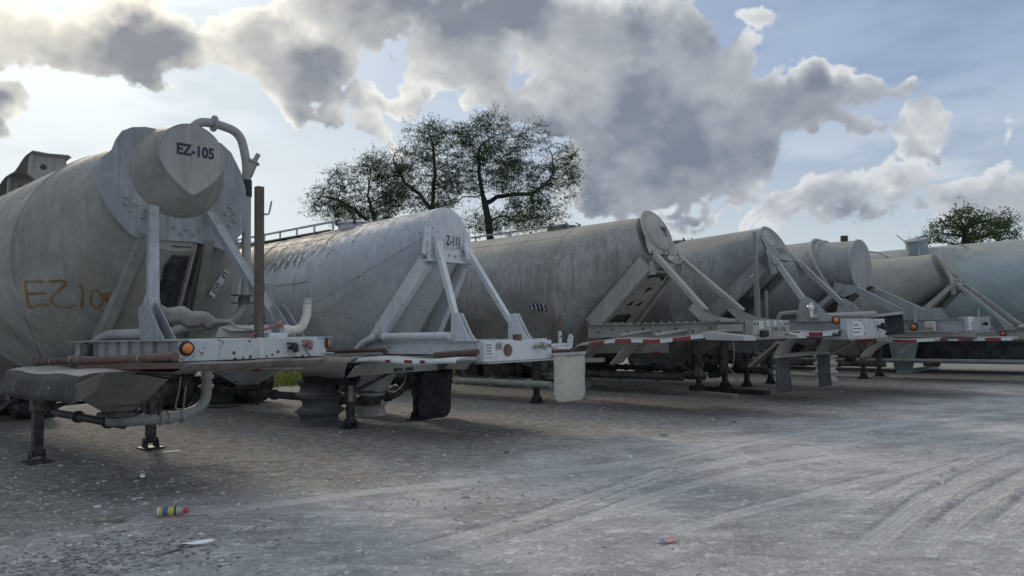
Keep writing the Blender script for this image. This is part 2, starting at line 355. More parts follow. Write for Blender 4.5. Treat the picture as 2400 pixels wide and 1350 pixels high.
# ------------------------------------------------------------------ mesh helpers
class MB:
    def __init__(s): s.v = []; s.f = []
    def add(s, vs, fs):
        o = len(s.v); s.v += [tuple(v) for v in vs]; s.f += [tuple(i+o for i in f) for f in fs]; return s
    def box(s, c, d):
        x, y, z = c; a, b, h = d[0]/2, d[1]/2, d[2]/2
        vs = [(x+i*a, y+j*b, z+k*h) for i in (-1, 1) for j in (-1, 1) for k in (-1, 1)]
        return s.add(vs, [(0, 1, 3, 2), (4, 6, 7, 5), (0, 4, 5, 1), (2, 3, 7, 6), (0, 2, 6, 4), (1, 5, 7, 3)])
    def beam(s, p, q, w, h, side=(0, 1, 0), w2=None, h2=None):
        """box from p to q: w along 'side', h along the third direction"""
        p, q = Vector(p), Vector(q); ax = (q-p).normalized(); sd = Vector(side)
        sd = (sd-ax*sd.dot(ax)).normalized(); th = ax.cross(sd)
        vs = []
        for c, ww, hh in ((p, w, h), (q, w2 or w, h2 or h)):
            for i, j in ((-1, -1), (1, -1), (1, 1), (-1, 1)): vs.append(c+sd*(i*ww/2)+th*(j*hh/2))
        return s.add(vs, [(3, 2, 1, 0), (4, 5, 6, 7), (0, 1, 5, 4), (1, 2, 6, 5), (2, 3, 7, 6), (3, 0, 4, 7)])
    def channel(s, p, q, w, h, th=.012, side=(0, 1, 0), flip=1):
        """U section opening along flip*third direction"""
        p, q = Vector(p), Vector(q); ax = (q-p).normalized(); sd = Vector(side)
        sd = (sd-ax*sd.dot(ax)).normalized(); t3 = ax.cross(sd)*flip
        a, b = w/2, h/2
        prof = [(-a, b), (-a, -b), (a, -b), (a, b), (a-th, b), (a-th, -b+th), (-a+th, -b+th), (-a+th, b)]
        n = 8; vs = [c+sd*x+t3*y for c in (p, q) for x, y in prof]
        fs = [(i, (i+1) % n, n+(i+1) % n, n+i) for i in range(n)]
        for o in (0, n): fs += [(o, o+1, o+6, o+7), (o+1, o+2, o+5, o+6), (o+2, o+3, o+4, o+5)]
        return s.add(vs, fs)
    def tube(s, pts, r, seg=14, cap=True, hollow=False):
        pts = [Vector(p) for p in pts]; n = len(pts); rs = r if isinstance(r, (list, tuple)) else [r]*n
        o = len(s.v); prev = None
        for i, p in enumerate(pts):
            d = (pts[min(i+1, n-1)]-pts[max(i-1, 0)]).normalized()
            if prev is None:
                u = d.orthogonal().normalized()
            else:
                u = (prev-d*prev.dot(d)).normalized()
            prev = u; w = d.cross(u)
            for k in range(seg):
                t = 2*math.pi*k/seg; s.v.append(tuple(p+(u*math.cos(t)+w*math.sin(t))*rs[i]))
        for i in range(n-1):
            for k in range(seg):
                a, b = o+i*seg+k, o+i*seg+(k+1) % seg
                s.f.append((a, b, b+seg, a+seg))
        if cap and not hollow:
            s.f.append(tuple(o+k for k in reversed(range(seg)))); s.f.append(tuple(o+(n-1)*seg+k for k in range(seg)))
        return s
    def lathe(s, prof, seg=32, c=(0, 0, 0), ax=(0, 0, 1), close=False):
        """prof: (radius, distance along axis)"""
        ax = Vector(ax).normalized(); u = ax.orthogonal().normalized(); w = ax.cross(u); c = Vector(c)
        o = len(s.v)
        for r, h in prof:
            for k in range(seg):
                t = 2*math.pi*k/seg; s.v.append(tuple(c+ax*h+(u*math.cos(t)+w*math.sin(t))*r))
        m = len(prof)
        for i in range(m-1 if not close else m):
            for k in range(seg):
                a = o+i*seg+k; b = o+i*seg+(k+1) % seg; j = (i+1) % m
                s.f.append((a, b, o+j*seg+(k+1) % seg, o+j*seg+k))
        if not close:
            s.f.append(tuple(o+k for k in reversed(range(seg)))); s.f.append(tuple(o+(m-1)*seg+k for k in range(seg)))
        return s
    def prism(s, poly, o, e1, e2, th):
        """2d polygon in the plane o + x e1 + y e2, thick th along e1 x e2"""
        o, e1, e2 = Vector(o), Vector(e1), Vector(e2); n = e1.cross(e2).normalized(); m = len(poly)
        vs = [o+e1*x+e2*y+n*k for k in (-th/2, th/2) for x, y in poly]
        fs = [tuple(reversed(range(m))), tuple(range(m, 2*m))]+[(i, (i+1) % m, m+(i+1) % m, m+i) for i in range(m)]
        return s.add(vs, fs)
    def sheet(s, rows):
        """grid of points (list of rows)"""
        o = len(s.v); n = len(rows[0])
        for r in rows: s.v += [tuple(q) for q in r]
        for i in range(len(rows)-1):
            for k in range(n-1):
                a = o+i*n+k; s.f.append((a, a+1, a+n+1, a+n))
        return s
    def build(s, name, material, parent=None, smooth=None, bevel=0., solid=0., hull=False):
        me = bpy.data.meshes.new(name)
        if hull:
            bm = bmesh.new()
            for v in s.v: bm.verts.new(v)
            r = bmesh.ops.convex_hull(bm, input=bm.verts[:])
            bmesh.ops.delete(bm, geom=list({g for g in r['geom_interior'] if isinstance(g, bmesh.types.BMVert)}), context='VERTS')
            bmesh.ops.recalc_face_normals(bm, faces=bm.faces); bm.to_mesh(me); bm.free()
        else:
            me.from_pydata(s.v, [], s.f)
            bm = bmesh.new(); bm.from_mesh(me); bmesh.ops.recalc_face_normals(bm, faces=bm.faces); bm.to_mesh(me); bm.free()
        me.materials.append(material)
        if smooth is not None:
            me.polygons.foreach_set('use_smooth', [True]*len(me.polygons)); me.set_sharp_from_angle(angle=R_(smooth))
        o = bpy.data.objects.new(name, me); COL.objects.link(o)
        if parent is not None: o.parent = parent
        if solid:
            md = o.modifiers.new('thickness', 'SOLIDIFY'); md.thickness = solid; md.offset = 0
        if bevel:
            md = o.modifiers.new('edge', 'BEVEL'); md.width = bevel; md.segments = 2; md.limit_method = 'ANGLE'; md.angle_limit = R_(40)
        return o
def tag(o, label=None, cat=None, group=None, kind=None):
    if label: o['label'] = label
    if cat: o['category'] = cat
    if group: o['group'] = group
    if kind: o['kind'] = kind
    return o
def thing(name, label, cat, loc, rz=0, group=None):
    o = bpy.data.objects.new(name, None); COL.objects.link(o); o.location = loc; o.rotation_euler = (0, 0, rz)
    o.empty_display_size = .3
    return tag(o, label, cat, group)
def arc(c, r, a0, a1, n, e1, e2):
    c, e1, e2 = Vector(c), Vector(e1), Vector(e2)
    return [c+e1*(r*math.cos(R_(a0+(a1-a0)*i/n)))+e2*(r*math.sin(R_(a0+(a1-a0)*i/n))) for i in range(n+1)]
def bend(pts, r=.12, n=5):
    """round the corners of a polyline"""
    pts = [Vector(p) for p in pts]; out = [pts[0]]
    for i in range(1, len(pts)-1):
        a, b, c = pts[i-1], pts[i], pts[i+1]; d1 = (a-b); d2 = (c-b)
        rr = min(r, d1.length*.45, d2.length*.45); p, q = b+d1.normalized()*rr, b+d2.normalized()*rr
        for k in range(n+1):
            t = k/n; out.append(p*(1-t)**2+b*2*t*(1-t)+q*t*t)
    out.append(pts[-1]); return out
def text_mesh(body, size, bold=.0, squeeze=1.0):
    cu = bpy.data.curves.new('lettering', 'FONT'); cu.body = body; cu.size = size; cu.offset = bold
    cu.align_x = 'CENTER'; cu.align_y = 'CENTER'; cu.extrude = 0; cu.resolution_u = 3
    o = bpy.data.objects.new('lettering', cu); COL.objects.link(o)
    dg = bpy.context.evaluated_depsgraph_get(); dg.update()
    me = bpy.data.meshes.new_from_object(o.evaluated_get(dg)); bpy.data.objects.remove(o); bpy.data.curves.remove(cu)
    me.transform(Matrix.Scale(squeeze, 4, (1, 0, 0)))
    return me
def put_text(body, size, parent, o, e1, e2, material, bold=0., squeeze=1., name='lettering', th=.002):
    me = text_mesh(body, size, bold, squeeze); e1 = Vector(e1).normalized(); e2 = Vector(e2).normalized(); n = e1.cross(e2)
    M = Matrix(((e1.x, e2.x, n.x, o[0]), (e1.y, e2.y, n.y, o[1]), (e1.z, e2.z, n.z, o[2]), (0, 0, 0, 1)))
    me.transform(M); me.materials.clear(); me.materials.append(material); me.name = name
    ob = bpy.data.objects.new(name, me); COL.objects.link(ob); ob.parent = parent
    return ob

# ------------------------------------------------------------------ ground
def vnoise(x, y, seed):
    xi = np.floor(x).astype(np.int64); yi = np.floor(y).astype(np.int64); fx = x-xi; fy = y-yi
    fx = fx*fx*(3-2*fx); fy = fy*fy*(3-2*fy)
    def h(a, b):
        n = (a*374761393+b*668265263+seed*974711) & 0xffffffff
        n = ((n ^ (n >> 13))*1274126177) & 0xffffffff
        return ((n ^ (n >> 16)) & 0xffff)/65535.
    return (h(xi, yi)*(1-fx)+h(xi+1, yi)*fx)*(1-fy)+(h(xi, yi+1)*(1-fx)+h(xi+1, yi+1)*fx)*fy
def fbm(x, y, seed, octs=4, g=.5):
    s = 0; a = 1; t = 0
    for i in range(octs):
        s = s+a*vnoise(x*2**i+seed*7.3, y*2**i-seed*3.1, seed+i); t += a; a *= g
    return s/t
# wheel tracks that curve over the yard (world x, y)
TRACKS = [
    ([(-0.89, 5.09), (0.07, 6.11), (1.23, 7.46), (2.57, 8.69), (4.32, 9.64), (7.54, 11.16)], 0.3, 0.015),
    ([(-0.67, 4.73), (0.29, 5.77), (1.6, 7.23), (3.03, 8.37), (4.59, 9.09), (6.88, 10.19)], 0.26, 0.013),
    ([(0.13, 4.69), (1.25, 5.71), (2.39, 6.62), (3.86, 7.67), (5.92, 8.79)], 0.22, 0.011),
    ([(1.92, 4.59), (2.74, 5.61), (3.86, 6.85), (5.88, 8.73)], 0.26, 0.018),
    ([(2.22, 4.57), (3.01, 5.47), (4.07, 6.57), (5.6, 7.98)], 0.24, 0.018),
    ([(2.52, 4.56), (3.24, 5.29), (4.74, 6.78)], 0.22, 0.015),
    ([(-2.91, 6.39), (-1.64, 7.11), (-0.25, 7.81), (1.43, 8.66), (4.1, 10.45), (8.85, 13.07)], 0.3, 0.006),
    ([(1.26, 4.63), (2.14, 5.53), (3.95, 7.44), (6.45, 9.57)], 0.16, 0.008),
    ([(2.84, 4.54), (3.35, 5.03), (4.17, 5.76)], 0.2, 0.012),
    ([(-0.22, 6.66), (0.82, 7.61), (2.28, 9.12), (4.27, 10.88)], 0.16, 0.007),
    ([(-1.37, 4.77), (-0.63, 5.37), (0.33, 6.46), (1.61, 8.12)], 0.22, 0.008),
    ([(2.4, 4.56), (2.86, 5.26), (3.49, 6.08), (4.42, 7.19)], 0.12, 0.01),
    ([(2.62, 4.55), (3.03, 5.15), (3.55, 5.8)], 0.1, 0.01),
]
def seg_dist(px, py, line, width):
    """distance to a polyline and signed offset"""
    best = np.full(px.shape, 1e9); off = np.zeros(px.shape); al = np.zeros(px.shape); run = 0
    for (x0, y0), (x1, y1) in zip(line[:-1], line[1:]):
        dx, dy = x1-x0, y1-y0; L = math.hypot(dx, dy)
        t = np.clip(((px-x0)*dx+(py-y0)*dy)/L/L, 0, 1); qx, qy = px-x0-t*dx, py-y0-t*dy
        d = np.hypot(qx, qy); sgn = np.sign(dx*qy-dy*qx); m = d < best
        best = np.where(m, d, best); off = np.where(m, d*sgn, off); al = np.where(m, run+t*L, al); run += L
    return best, off, al
def smooth_line(pts, n=10):
    P = [np.array(p, float) for p in pts]; P = [2*P[0]-P[1]]+P+[2*P[-1]-P[-2]]; out = []
    for i in range(1, len(P)-2):
        for k in range(n):
            t = k/n
            out.append(tuple(.5*((2*P[i])+(-P[i-1]+P[i+1])*t+(2*P[i-1]-5*P[i]+4*P[i+1]-P[i+2])*t*t+(-P[i-1]+3*P[i]-3*P[i+1]+P[i+2])*t**3)))
    out.append(tuple(P[-2])); return out
TRK = [(smooth_line(p), w, dep) for p, w, dep in TRACKS]
def ground_fields(x, y):
    r = np.hypot(x, y); fade = np.clip(1.4-r/30, 0, 1)
    z = (fbm(x*.35, y*.35, 1, 3)-.5)*.05+(fbm(x*2.2, y*2.2, 2, 4, .6)-.5)*.022
    rough = np.clip((fbm(x*.5, y*.5, 5, 3)-.42)*5, 0, 1)
    z = z+(fbm(x*11, y*11, 3, 3, .6)-.5)*.012*(.35+rough)
    global EDGE
    EDGE = np.zeros(x.shape)
    mask = np.zeros(x.shape); u = np.zeros(x.shape); v = np.zeros(x.shape)
    for line, w, dep in TRK:
        d, off, al = seg_dist(x, y, line, w)
        wob = (fbm(al*1.2, al*0+3, 9, 2)-.5)*.05
        m = np.clip((w/2+.03-np.abs(d+wob))/.06, 0, 1); berm = np.exp(-((d-w/2-.04)/.035)**2)
        worn = np.clip(fbm(al*.5+w*9, al*0, 13, 2)*2.4-.5, .15, 1)
        z = z*(1-.5*m)-dep*.55*m*worn+dep*.4*berm*worn-m*worn*.55*dep*(np.sin(off*2*math.pi/.075)*.5+.5)
        EDGE = np.maximum(EDGE, np.maximum(np.exp(-((np.abs(d+wob)-w/2)/.022)**2), .8*np.exp(-((d+wob)/.016)**2))*worn)
        mask = np.maximum(mask, m*worn); u = np.where(m > 0, off, u); v = np.where(m > 0, al, v)
    return z*fade, mask, u, v, rough
def ground_z(x, y):
    return float(ground_fields(np.array([float(x)]), np.array([float(y)]))[0][0])
def build_ground():
    ys = [1.6]
    while ys[-1] < 14: ys.append(ys[-1]+max(.016, ys[-1]*.0058))
    while ys[-1] < 900: ys.append(ys[-1]*1.05)
    ys = [-900, -300, -80, -20, -4, -1, .6]+ys
    xs = list(np.arange(-5.5, 8.0, .027)); dx = .027
    a = xs[-1]; 
    while a < 900: dx *= 1.06; a += dx; xs.append(a)
    a = -5.5; dx = .027; left = []
    while a > -900: dx *= 1.06; a -= dx; left.append(a)
    xs = left[::-1]+xs
    X, Y = np.meshgrid(np.array(xs), np.array(ys)); nx, ny = len(xs), len(ys)
    Z, mask, u, v, rough = ground_fields(X.ravel(), Y.ravel())
    co = np.stack([X.ravel(), Y.ravel(), Z], 1).astype(np.float32)
    me = bpy.data.meshes.new('ground'); me.vertices.add(nx*ny); me.vertices.foreach_set('co', co.ravel())
    i = (np.arange(ny-1)[:, None]*nx+np.arange(nx-1)[None, :]).ravel()
    q = np.stack([i, i+1, i+nx+1, i+nx], 1).astype(np.int32); nf = len(q)
    me.loops.add(nf*4); me.loops.foreach_set('vertex_index', q.ravel()); me.polygons.add(nf)
    me.polygons.foreach_set('loop_start', np.arange(nf, dtype=np.int32)*4)
    me.polygons.foreach_set('use_smooth', np.ones(nf, bool)); me.update(calc_edges=True)
    for n, arr in (('track', mask), ('across', u), ('along', v), ('rough', rough), ('edge', EDGE)):
        at = me.attributes.new(n, 'FLOAT', 'POINT'); at.data.foreach_set('value', arr.astype(np.float32))
    o = bpy.data.objects.new('ground', me); COL.objects.link(o); tag(o, kind='structure')
    def fn(t, b):
        tc = t.add('ShaderNodeTexCoord'); v = tc.outputs['Object']
        def att(n): a_ = t.add('ShaderNodeAttribute', attribute_name=n); return a_.outputs['Fac']
        tr = att('track')
        n0 = t.noise(v, .16, 4, .6); n1 = t.noise(v, .9, 6, .65, .4); n2 = t.noise(v, 6, 7, .7); n3 = t.noise(v, 42, 5, .7)
        n4 = t.noise(t.mapping(v, rot=(0, 0, R_(-44)), sc=(1, 3.0, 1)), 1.5, 8, .70, .5)
        vo = t.add('ShaderNodeTexVoronoi'); t.put(vo.inputs['Vector'], v); vo.inputs['Scale'].default_value = 44
        vb = t.add('ShaderNodeTexVoronoi'); t.put(vb.inputs['Vector'], v); vb.inputs['Scale'].default_value = 19
        sp = t.add('ShaderNodeSeparateXYZ'); t.put(sp.inputs[0], v)
        # driven dust of the lane in front, browner loose gravel beside the trailers
        lane = t.m('ADD', t.m('MULTIPLY', sp.outputs[0], .62), t.m('MULTIPLY', sp.outputs[1], -.78))
        lane = t.mr(t.m('ADD', lane, t.m('MULTIPLY', t.m('SUBTRACT', n1, .5), 5.)), -8.6, -5.2)
        grav = t.mix(t.mr(n2, .35, .65), (.185, .175, .160), (.37, .355, .33))
        dust = t.mix(t.mr(n1, .36, .64), (.37, .368, .367), (.56, .558, .555))
        c = t.mix(lane, grav, dust)
        n5 = t.noise(t.mapping(v, rot=(0, 0, R_(-42)), sc=(1, 1.35, 1)), 9, 9, .74, .9)
        quiet = t.m('SUBTRACT', 1, t.m('MULTIPLY', lane, t.mr(n4, .58, .44, .0, .45)))
        lz = t.m('MULTIPLY_ADD', lane, .75, .25)
        c = t.mix(t.m('MULTIPLY', t.mr(n4, .50, .64), t.m('MULTIPLY', lz, .75)), c, (.66, .655, .645))
        c = t.mix(t.m('MULTIPLY', t.mr(n4, .47, .36), t.m('MULTIPLY', lz, .55)), c, (.27, .27, .272))
        c = t.mix(t.m('MULTIPLY', t.mr(n5, .52, .64), t.m('MULTIPLY', quiet, .5)), c, (.64, .635, .62))
        c = t.mix(t.m('MULTIPLY', t.mr(n5, .47, .37), t.m('MULTIPLY', quiet, .60)), c, (.20, .20, .203))  # crust's low spots darkened, crevice shade put into the colour
        c = t.mix(t.m('MULTIPLY', t.mr(n2, .58, .70), .35), c, (.20, .197, .195))
        sep = t.add('ShaderNodeSeparateColor'); t.put(sep.inputs[0], vo.outputs['Color'])
        stone = t.mix(sep.outputs[0], (.10, .095, .088), (.66, .63, .58))
        gate = t.mr(t.m('ADD', sep.outputs[1], t.m('MULTIPLY', t.m('SUBTRACT', 1, lane), .50)), .70, .80)
        gate = t.m('MULTIPLY', gate, t.m('SUBTRACT', 1, t.m('MULTIPLY', tr, .75)))
        c = t.mix(t.m('MULTIPLY', t.m('MULTIPLY', gate, t.mr(vo.outputs['Distance'], .45, .25)), .85), c, stone)
        c = t.mix(t.mr(n3, .42, .72, 0, .22), c, (.14, .14, .142))
        c = t.mix(t.m('MULTIPLY', tr, .55), c, (.64, .635, .62))
        c = t.mix(t.m('MULTIPLY', t.m('MULTIPLY', t.mr(att('edge'), .25, .8), t.mr(n5, .40, .55)), .55), c, (.20, .20, .2))
        t.put(b.inputs['Base Color'], c); b.inputs['Roughness'].default_value = .95; b.inputs['Specular IOR Level'].default_value = .15
        lug = t.m('MULTIPLY', t.m('SINE', t.m('ADD', t.m('MULTIPLY', att('along'), 70.), t.m('MULTIPLY', att('across'), 40.))), tr)
        rib = t.m('MULTIPLY', t.m('SINE', t.m('MULTIPLY', att('across'), 150.)), tr)
        h = t.m('ADD', t.m('MULTIPLY', n2, .9), t.m('MULTIPLY', n3, .7)); h = t.m('ADD', h, t.m('MULTIPLY', t.mr(n5, .42, .58), .8))
        h = t.m('ADD', h, t.m('MULTIPLY', t.m('MULTIPLY', gate, t.mr(vo.outputs['Distance'], .5, .1)), .75))
        h = t.m('ADD', h, t.m('ADD', t.m('MULTIPLY', lug, .14), t.m('MULTIPLY', rib, .22)))
        bump(t, b, h, .75, .015)
    me.materials.append(mat('dusty_caliche_ground', fn))
build_ground()

def scatter(name, label, cat, pts, sizes, material, flat=.6, kind='stuff', shape='stone'):
    """many little stones or flakes as one mesh"""
    base = []
    if shape == 'stone':
        bm = bmesh.new(); bmesh.ops.create_icosphere(bm, subdivisions=1, radius=1)
        bv = np.array([v.co[:] for v in bm.verts]); bf = np.array([[v.index for v in f.verts] for f in bm.faces]); bm.free()
    else:
        bv = np.array([(-1, -.6, 0), (.2, -.8, .1), (1, -.1, .32), (.7, .8, .15), (-.4, .7, .0), (-.9, .3, .28)], float)
        bv = np.concatenate([bv, bv*[1, 1, 1]-[0, 0, .16]])
        bf = np.array([(0, 1, 2), (0, 2, 3), (0, 3, 4), (0, 4, 5), (6, 8, 7), (6, 9, 8), (6, 10, 9), (6, 11, 10)]
                      + [(i, i+6, (i+1) % 6) for i in range(6)]+[((i+1) % 6, i+6, (i+1) % 6+6) for i in range(6)])
    N = len(pts); V = []; nv = len(bv)
    a = RNG.uniform(0, 2*math.pi, N); c, s = np.cos(a), np.sin(a)
    jit = 1+RNG.uniform(-.28, .28, (N, nv, 3)) if shape == 'stone' else 1+RNG.uniform(-.15, .15, (N, nv, 3))
    P = bv[None]*jit*(sizes[:, None, None])*np.stack([RNG.uniform(.8, 1.3, N), RNG.uniform(.6, 1., N), RNG.uniform(.7, 1.1, N)*flat], 1)[:, None, :]
    tl = RNG.uniform(-.35, .35, N)[:, None]
    x = P[..., 0]*c[:, None]-P[..., 1]*s[:, None]; y = P[..., 0]*s[:, None]+P[..., 1]*c[:, None]; z = P[..., 2]+tl*P[..., 0]*(.2 if shape == 'stone' else .5)
    gz = ground_fields(pts[:, 0], pts[:, 1])[0]
    V = np.stack([x+pts[:, 0, None], y+pts[:, 1, None], z+(gz-sizes*flat*(.15 if shape == 'stone' else -.2))[:, None]], -1).reshape(-1, 3)
    F = (bf[None]+(np.arange(N)*nv)[:, None, None]).reshape(-1, 3)
    me = bpy.data.meshes.new(name); me.from_pydata(V.tolist(), [], F.tolist()); me.materials.append(material)
    o = bpy.data.objects.new(name, me); COL.objects.link(o); tag(o, label, cat, kind=kind); return o
def stonemat():
    def fn(t, b):
        g = t.add('ShaderNodeNewGeometry'); r = g.outputs['Random Per Island']
        c = t.mix(t.m('POWER', r, 1.2), (.30, .295, .29), (.64, .63, .60))
        t.put(b.inputs['Base Color'], c); b.inputs['Roughness'].default_value = .95
    return mat('gravel_stone', fn)
def scatter_all():
    n = 42000
    y = 1.9*np.exp(RNG.uniform(0, 1, n)*math.log(19/1.9)); x = (RNG.uniform(-.75, .75, n))*y
    keep = fbm(x*.7, y*.7, 21, 3) > RNG.uniform(.28, .66, n); x, y = x[keep], y[keep]
    _, mk, _, _, _ = ground_fields(x, y); k = mk < RNG.uniform(0, .8, len(x)); x, y = x[k], y[k]
    s = .0024*np.exp(RNG.uniform(0, 1, len(x))**4*2.1)*np.clip(y/4.0, .8, 1.9)
    scatter('gravel', 'loose pale gravel strewn over the dusty yard', 'gravel', np.stack([x, y], 1), s, stonemat())
    # curled flakes of dried mud near the bottom left of the yard
    m = 900; a = RNG.normal(0, 1, (m, 2)); px = -2.85+a[:, 0]*.42+a[:, 1]*.15; py = 5.15+a[:, 1]*.42
    k = (py > 3.1); px, py = px[k], py[k]
    m2 = 60; q = RNG.normal(0, 1, (m2, 2)); px = np.r_[px, -.35+q[:, 0]*.6]; py = np.r_[py, 7.0+q[:, 1]*.6]
    scatter('mud_flakes', 'curled dark flakes of dried mud lying on the dusty yard', 'mud flakes', np.stack([px, py], 1),
            RNG.uniform(.006, .022, len(px)), M_MUD, flat=.8, shape='flake')
scatter_all()

def build_grass():
    """grass beyond the rear ends of the parked trailers"""
    n = 16000; t = RNG.uniform(0, 1, n); s = RNG.uniform(0, 1, n)**1.3*7
    bx = -15.5+t*17; by = 15.5+t*13.5
    x = bx-.72*s+RNG.normal(0, .25, n); y = by+.66*s+RNG.normal(0, .25, n)
    k = fbm(x*.9, y*.9, 33, 3) > .40; x, y = x[k], y[k]; n = len(x)
    h = RNG.uniform(.12, .38, n); a = RNG.uniform(0, 2*math.pi, n); w = RNG.uniform(.012, .03, n)
    lx, ly = RNG.normal(0, .10, n), RNG.normal(0, .10, n); z = ground_fields(x, y)[0]-.01
    V = np.stack([np.stack([x-w*np.cos(a), y-w*np.sin(a), z], 1), np.stack([x+w*np.cos(a), y+w*np.sin(a), z], 1),
                  np.stack([x+lx*.4, y+ly*.4, z+h*.6], 1), np.stack([x+lx, y+ly, z+h], 1)], 1).reshape(-1, 3)
    i = np.arange(n)*4; F = np.concatenate([np.stack([i, i+1, i+2], 1), np.stack([i, i+2, i+3], 1), np.stack([i+1, i+3, i+2], 1)])
    me = bpy.data.meshes.new('grass'); me.from_pydata(V.tolist(), [], F.tolist()); me.materials.append(M_GRASS)
    o = bpy.data.objects.new('grass', me); COL.objects.link(o)
    tag(o, 'yellow green grass growing behind the rear ends of the trailers', 'grass', kind='stuff')
build_grass()

# ------------------------------------------------------------------ trees
def tube_mesh(mb, segs, seg=5):
    for (p, q, r1, r2) in segs: mb.tube([p, q], [r1, r2], seg=seg, cap=False)
def grow_tree(name, label, base, starts, crowns, natt, leaf, leafn, lsize, group=None, seed=1, kill=.45, trunk_r=.22, droop=.5, clumps=()):
    """space colonisation: limbs reach for points scattered in the crown"""
    rg = np.random.default_rng(seed); base = np.array(base, float)
    root = thing(name, label, 'tree', tuple(base), 0, group)
    att = []
    tot = sum(c[6] for c in crowns)
    for (cx, cy, cz, rx, ry, rz_, w) in crowns:
        k = int(natt*w/tot); q = rg.normal(0, 1, (k, 3)); q /= np.linalg.norm(q, axis=1)[:, None]; q *= (rg.uniform(.15, 1, k)**.45)[:, None]
        att.append(q*[rx, ry, rz_]+[cx, cy, cz])
    att = np.concatenate(att)
    nodes = []; par = []
    for line in starts:
        prev = -1 if not nodes else int(np.argmin([np.linalg.norm(np.array(n)-np.array(line[0])) for n in nodes]))
        P = [np.array(p, float) for p in line]
        for a, b in zip(P[:-1], P[1:]):
            m = max(1, int(np.linalg.norm(b-a)/.3))
            for i in range(m):
                if prev >= 0 and a is P[0] and i == 0 and nodes: continue
                nodes.append(a+(b-a)*i/m+rg.normal(0, .018, 3)); par.append(prev); prev = len(nodes)-1
        nodes.append(P[-1]); par.append(prev)
    step = .20; alive = np.ones(len(att), bool)
    N = np.array(nodes); D = np.linalg.norm(att[:, None]-N[None], axis=2); nj = D.argmin(1); nd = D.min(1)
    for it in range(110):
        idx = np.where(alive & (nd < 3.6))[0]
        if len(idx) == 0: break
        dv = (att[idx]-N[nj[idx]])/np.maximum(nd[idx], 1e-3)[:, None]
        js, inv = np.unique(nj[idx], return_inverse=True); acc = np.zeros((len(js), 3)); np.add.at(acc, inv, dv)
        acc += rg.normal(0, .30, acc.shape); ln = np.linalg.norm(acc, axis=1); ok = ln > .05
        new = N[js[ok]]+acc[ok]/ln[ok][:, None]*step
        nodes += list(new); par += [int(q) for q in js[ok]]; o_ = len(N); N = np.concatenate([N, new])
        D = np.linalg.norm(att[:, None]-new[None], axis=2); m1 = D.min(1); j1 = D.argmin(1)+o_
        up_ = m1 < nd; nj = np.where(up_, j1, nj); nd = np.where(up_, m1, nd); alive &= nd > kill
    N = np.array(nodes); n = len(N); kids = np.zeros(n, int); load = np.zeros(n)
    for i in range(n-1, -1, -1):
        if kids[i] == 0: load[i] = 1
        if par[i] >= 0: kids[par[i]] += 1; load[par[i]] += load[i]
    rad = trunk_r*(load/load.max())**.56; rad = np.maximum(rad, .0055)
    order = np.arange(n)
    mb = MB()
    for i in range(n):
        if par[i] >= 0: mb.tube([N[par[i]], N[i]], [rad[par[i]] if rad[par[i]] < rad[i]*1.6 else rad[i]*1.25, rad[i]], seg=8 if rad[i] > .05 else 5 if rad[i] > .02 else 4, cap=False)
    mb.build('trunk', M_BARK, root, smooth=60)
    tips = N[(kids == 0) | ((rad < .012) & (rg.uniform(0, 1, n) < .5))]
    if len(clumps):
        ex = []
        for (cx, cy, cz, r, k) in clumps:
            q = rg.normal(0, 1, (k, 3)); q /= np.linalg.norm(q, axis=1)[:, None]; ex.append(q*(rg.uniform(0, 1, k)**.5)[:, None]*r+[cx, cy, cz])
        tips = np.concatenate([tips]+ex)
    dens = .25+1.1*np.clip((fbm(tips[:, 0]*1.1+tips[:, 1]*.5, tips[:, 2]*1.1, seed+50, 2)-.35)*3.4, 0, 1)
    k = rg.poisson(leafn/9*dens); base_ = np.repeat(tips, k, axis=0); ns = len(base_)     # sprays of leaves
    sd = rg.normal(0, 1, (ns, 3)); sd[:, 2] = np.abs(sd[:, 2])*.6-droop*rg.uniform(-.6, 1.2, ns); sd /= np.linalg.norm(sd, axis=1)[:, None]
    sl_ = rg.uniform(.22, .75, ns)*(lsize[0]/.10); per = 10
    tt = rg.uniform(0, 1, (ns, per)); c = base_[:, None]+sd[:, None]*(sl_[:, None]*tt)[..., None]+rg.normal(0, .032*(lsize[1]/.03), (ns, per, 3))
    c[..., 2] -= droop*.25*tt**2*sl_[:, None]; c = c.reshape(-1, 3); m = len(c)
    d = rg.normal(0, 1, (m, 3)); d[:, 2] -= droop; d /= np.linalg.norm(d, axis=1)[:, None]
    s = np.cross(d, rg.normal(0, 1, (m, 3))); s /= np.linalg.norm(s, axis=1)[:, None]
    L = rg.uniform(.6, 1.3, m)[:, None]*lsize[0]; Wd = rg.uniform(.6, 1.2, m)[:, None]*lsize[1]
    V = np.stack([c-d*L/2, c+s*Wd/2, c+d*L/2, c-s*Wd/2], 1).reshape(-1, 3); i = np.arange(m)*4
    me = bpy.data.meshes.new('crown'); F = np.concatenate([np.stack([i, i+1, i+2, i+3], 1)])
    me.from_pydata(V.tolist(), [], F.tolist()); me.materials.append(leaf)
    o = bpy.data.objects.new('crown', me); COL.objects.link(o); o.parent = root; o['kind'] = 'stuff'
    return root
def px(x, y, Y):
    """where the line of sight through a photo pixel meets the vertical plane Y metres ahead"""
    d = fw+rt*((x-1200)/1750)+up*((675-y)/1750); return np.array(d*(Y/d.y))+[0, 0, CAM_H]
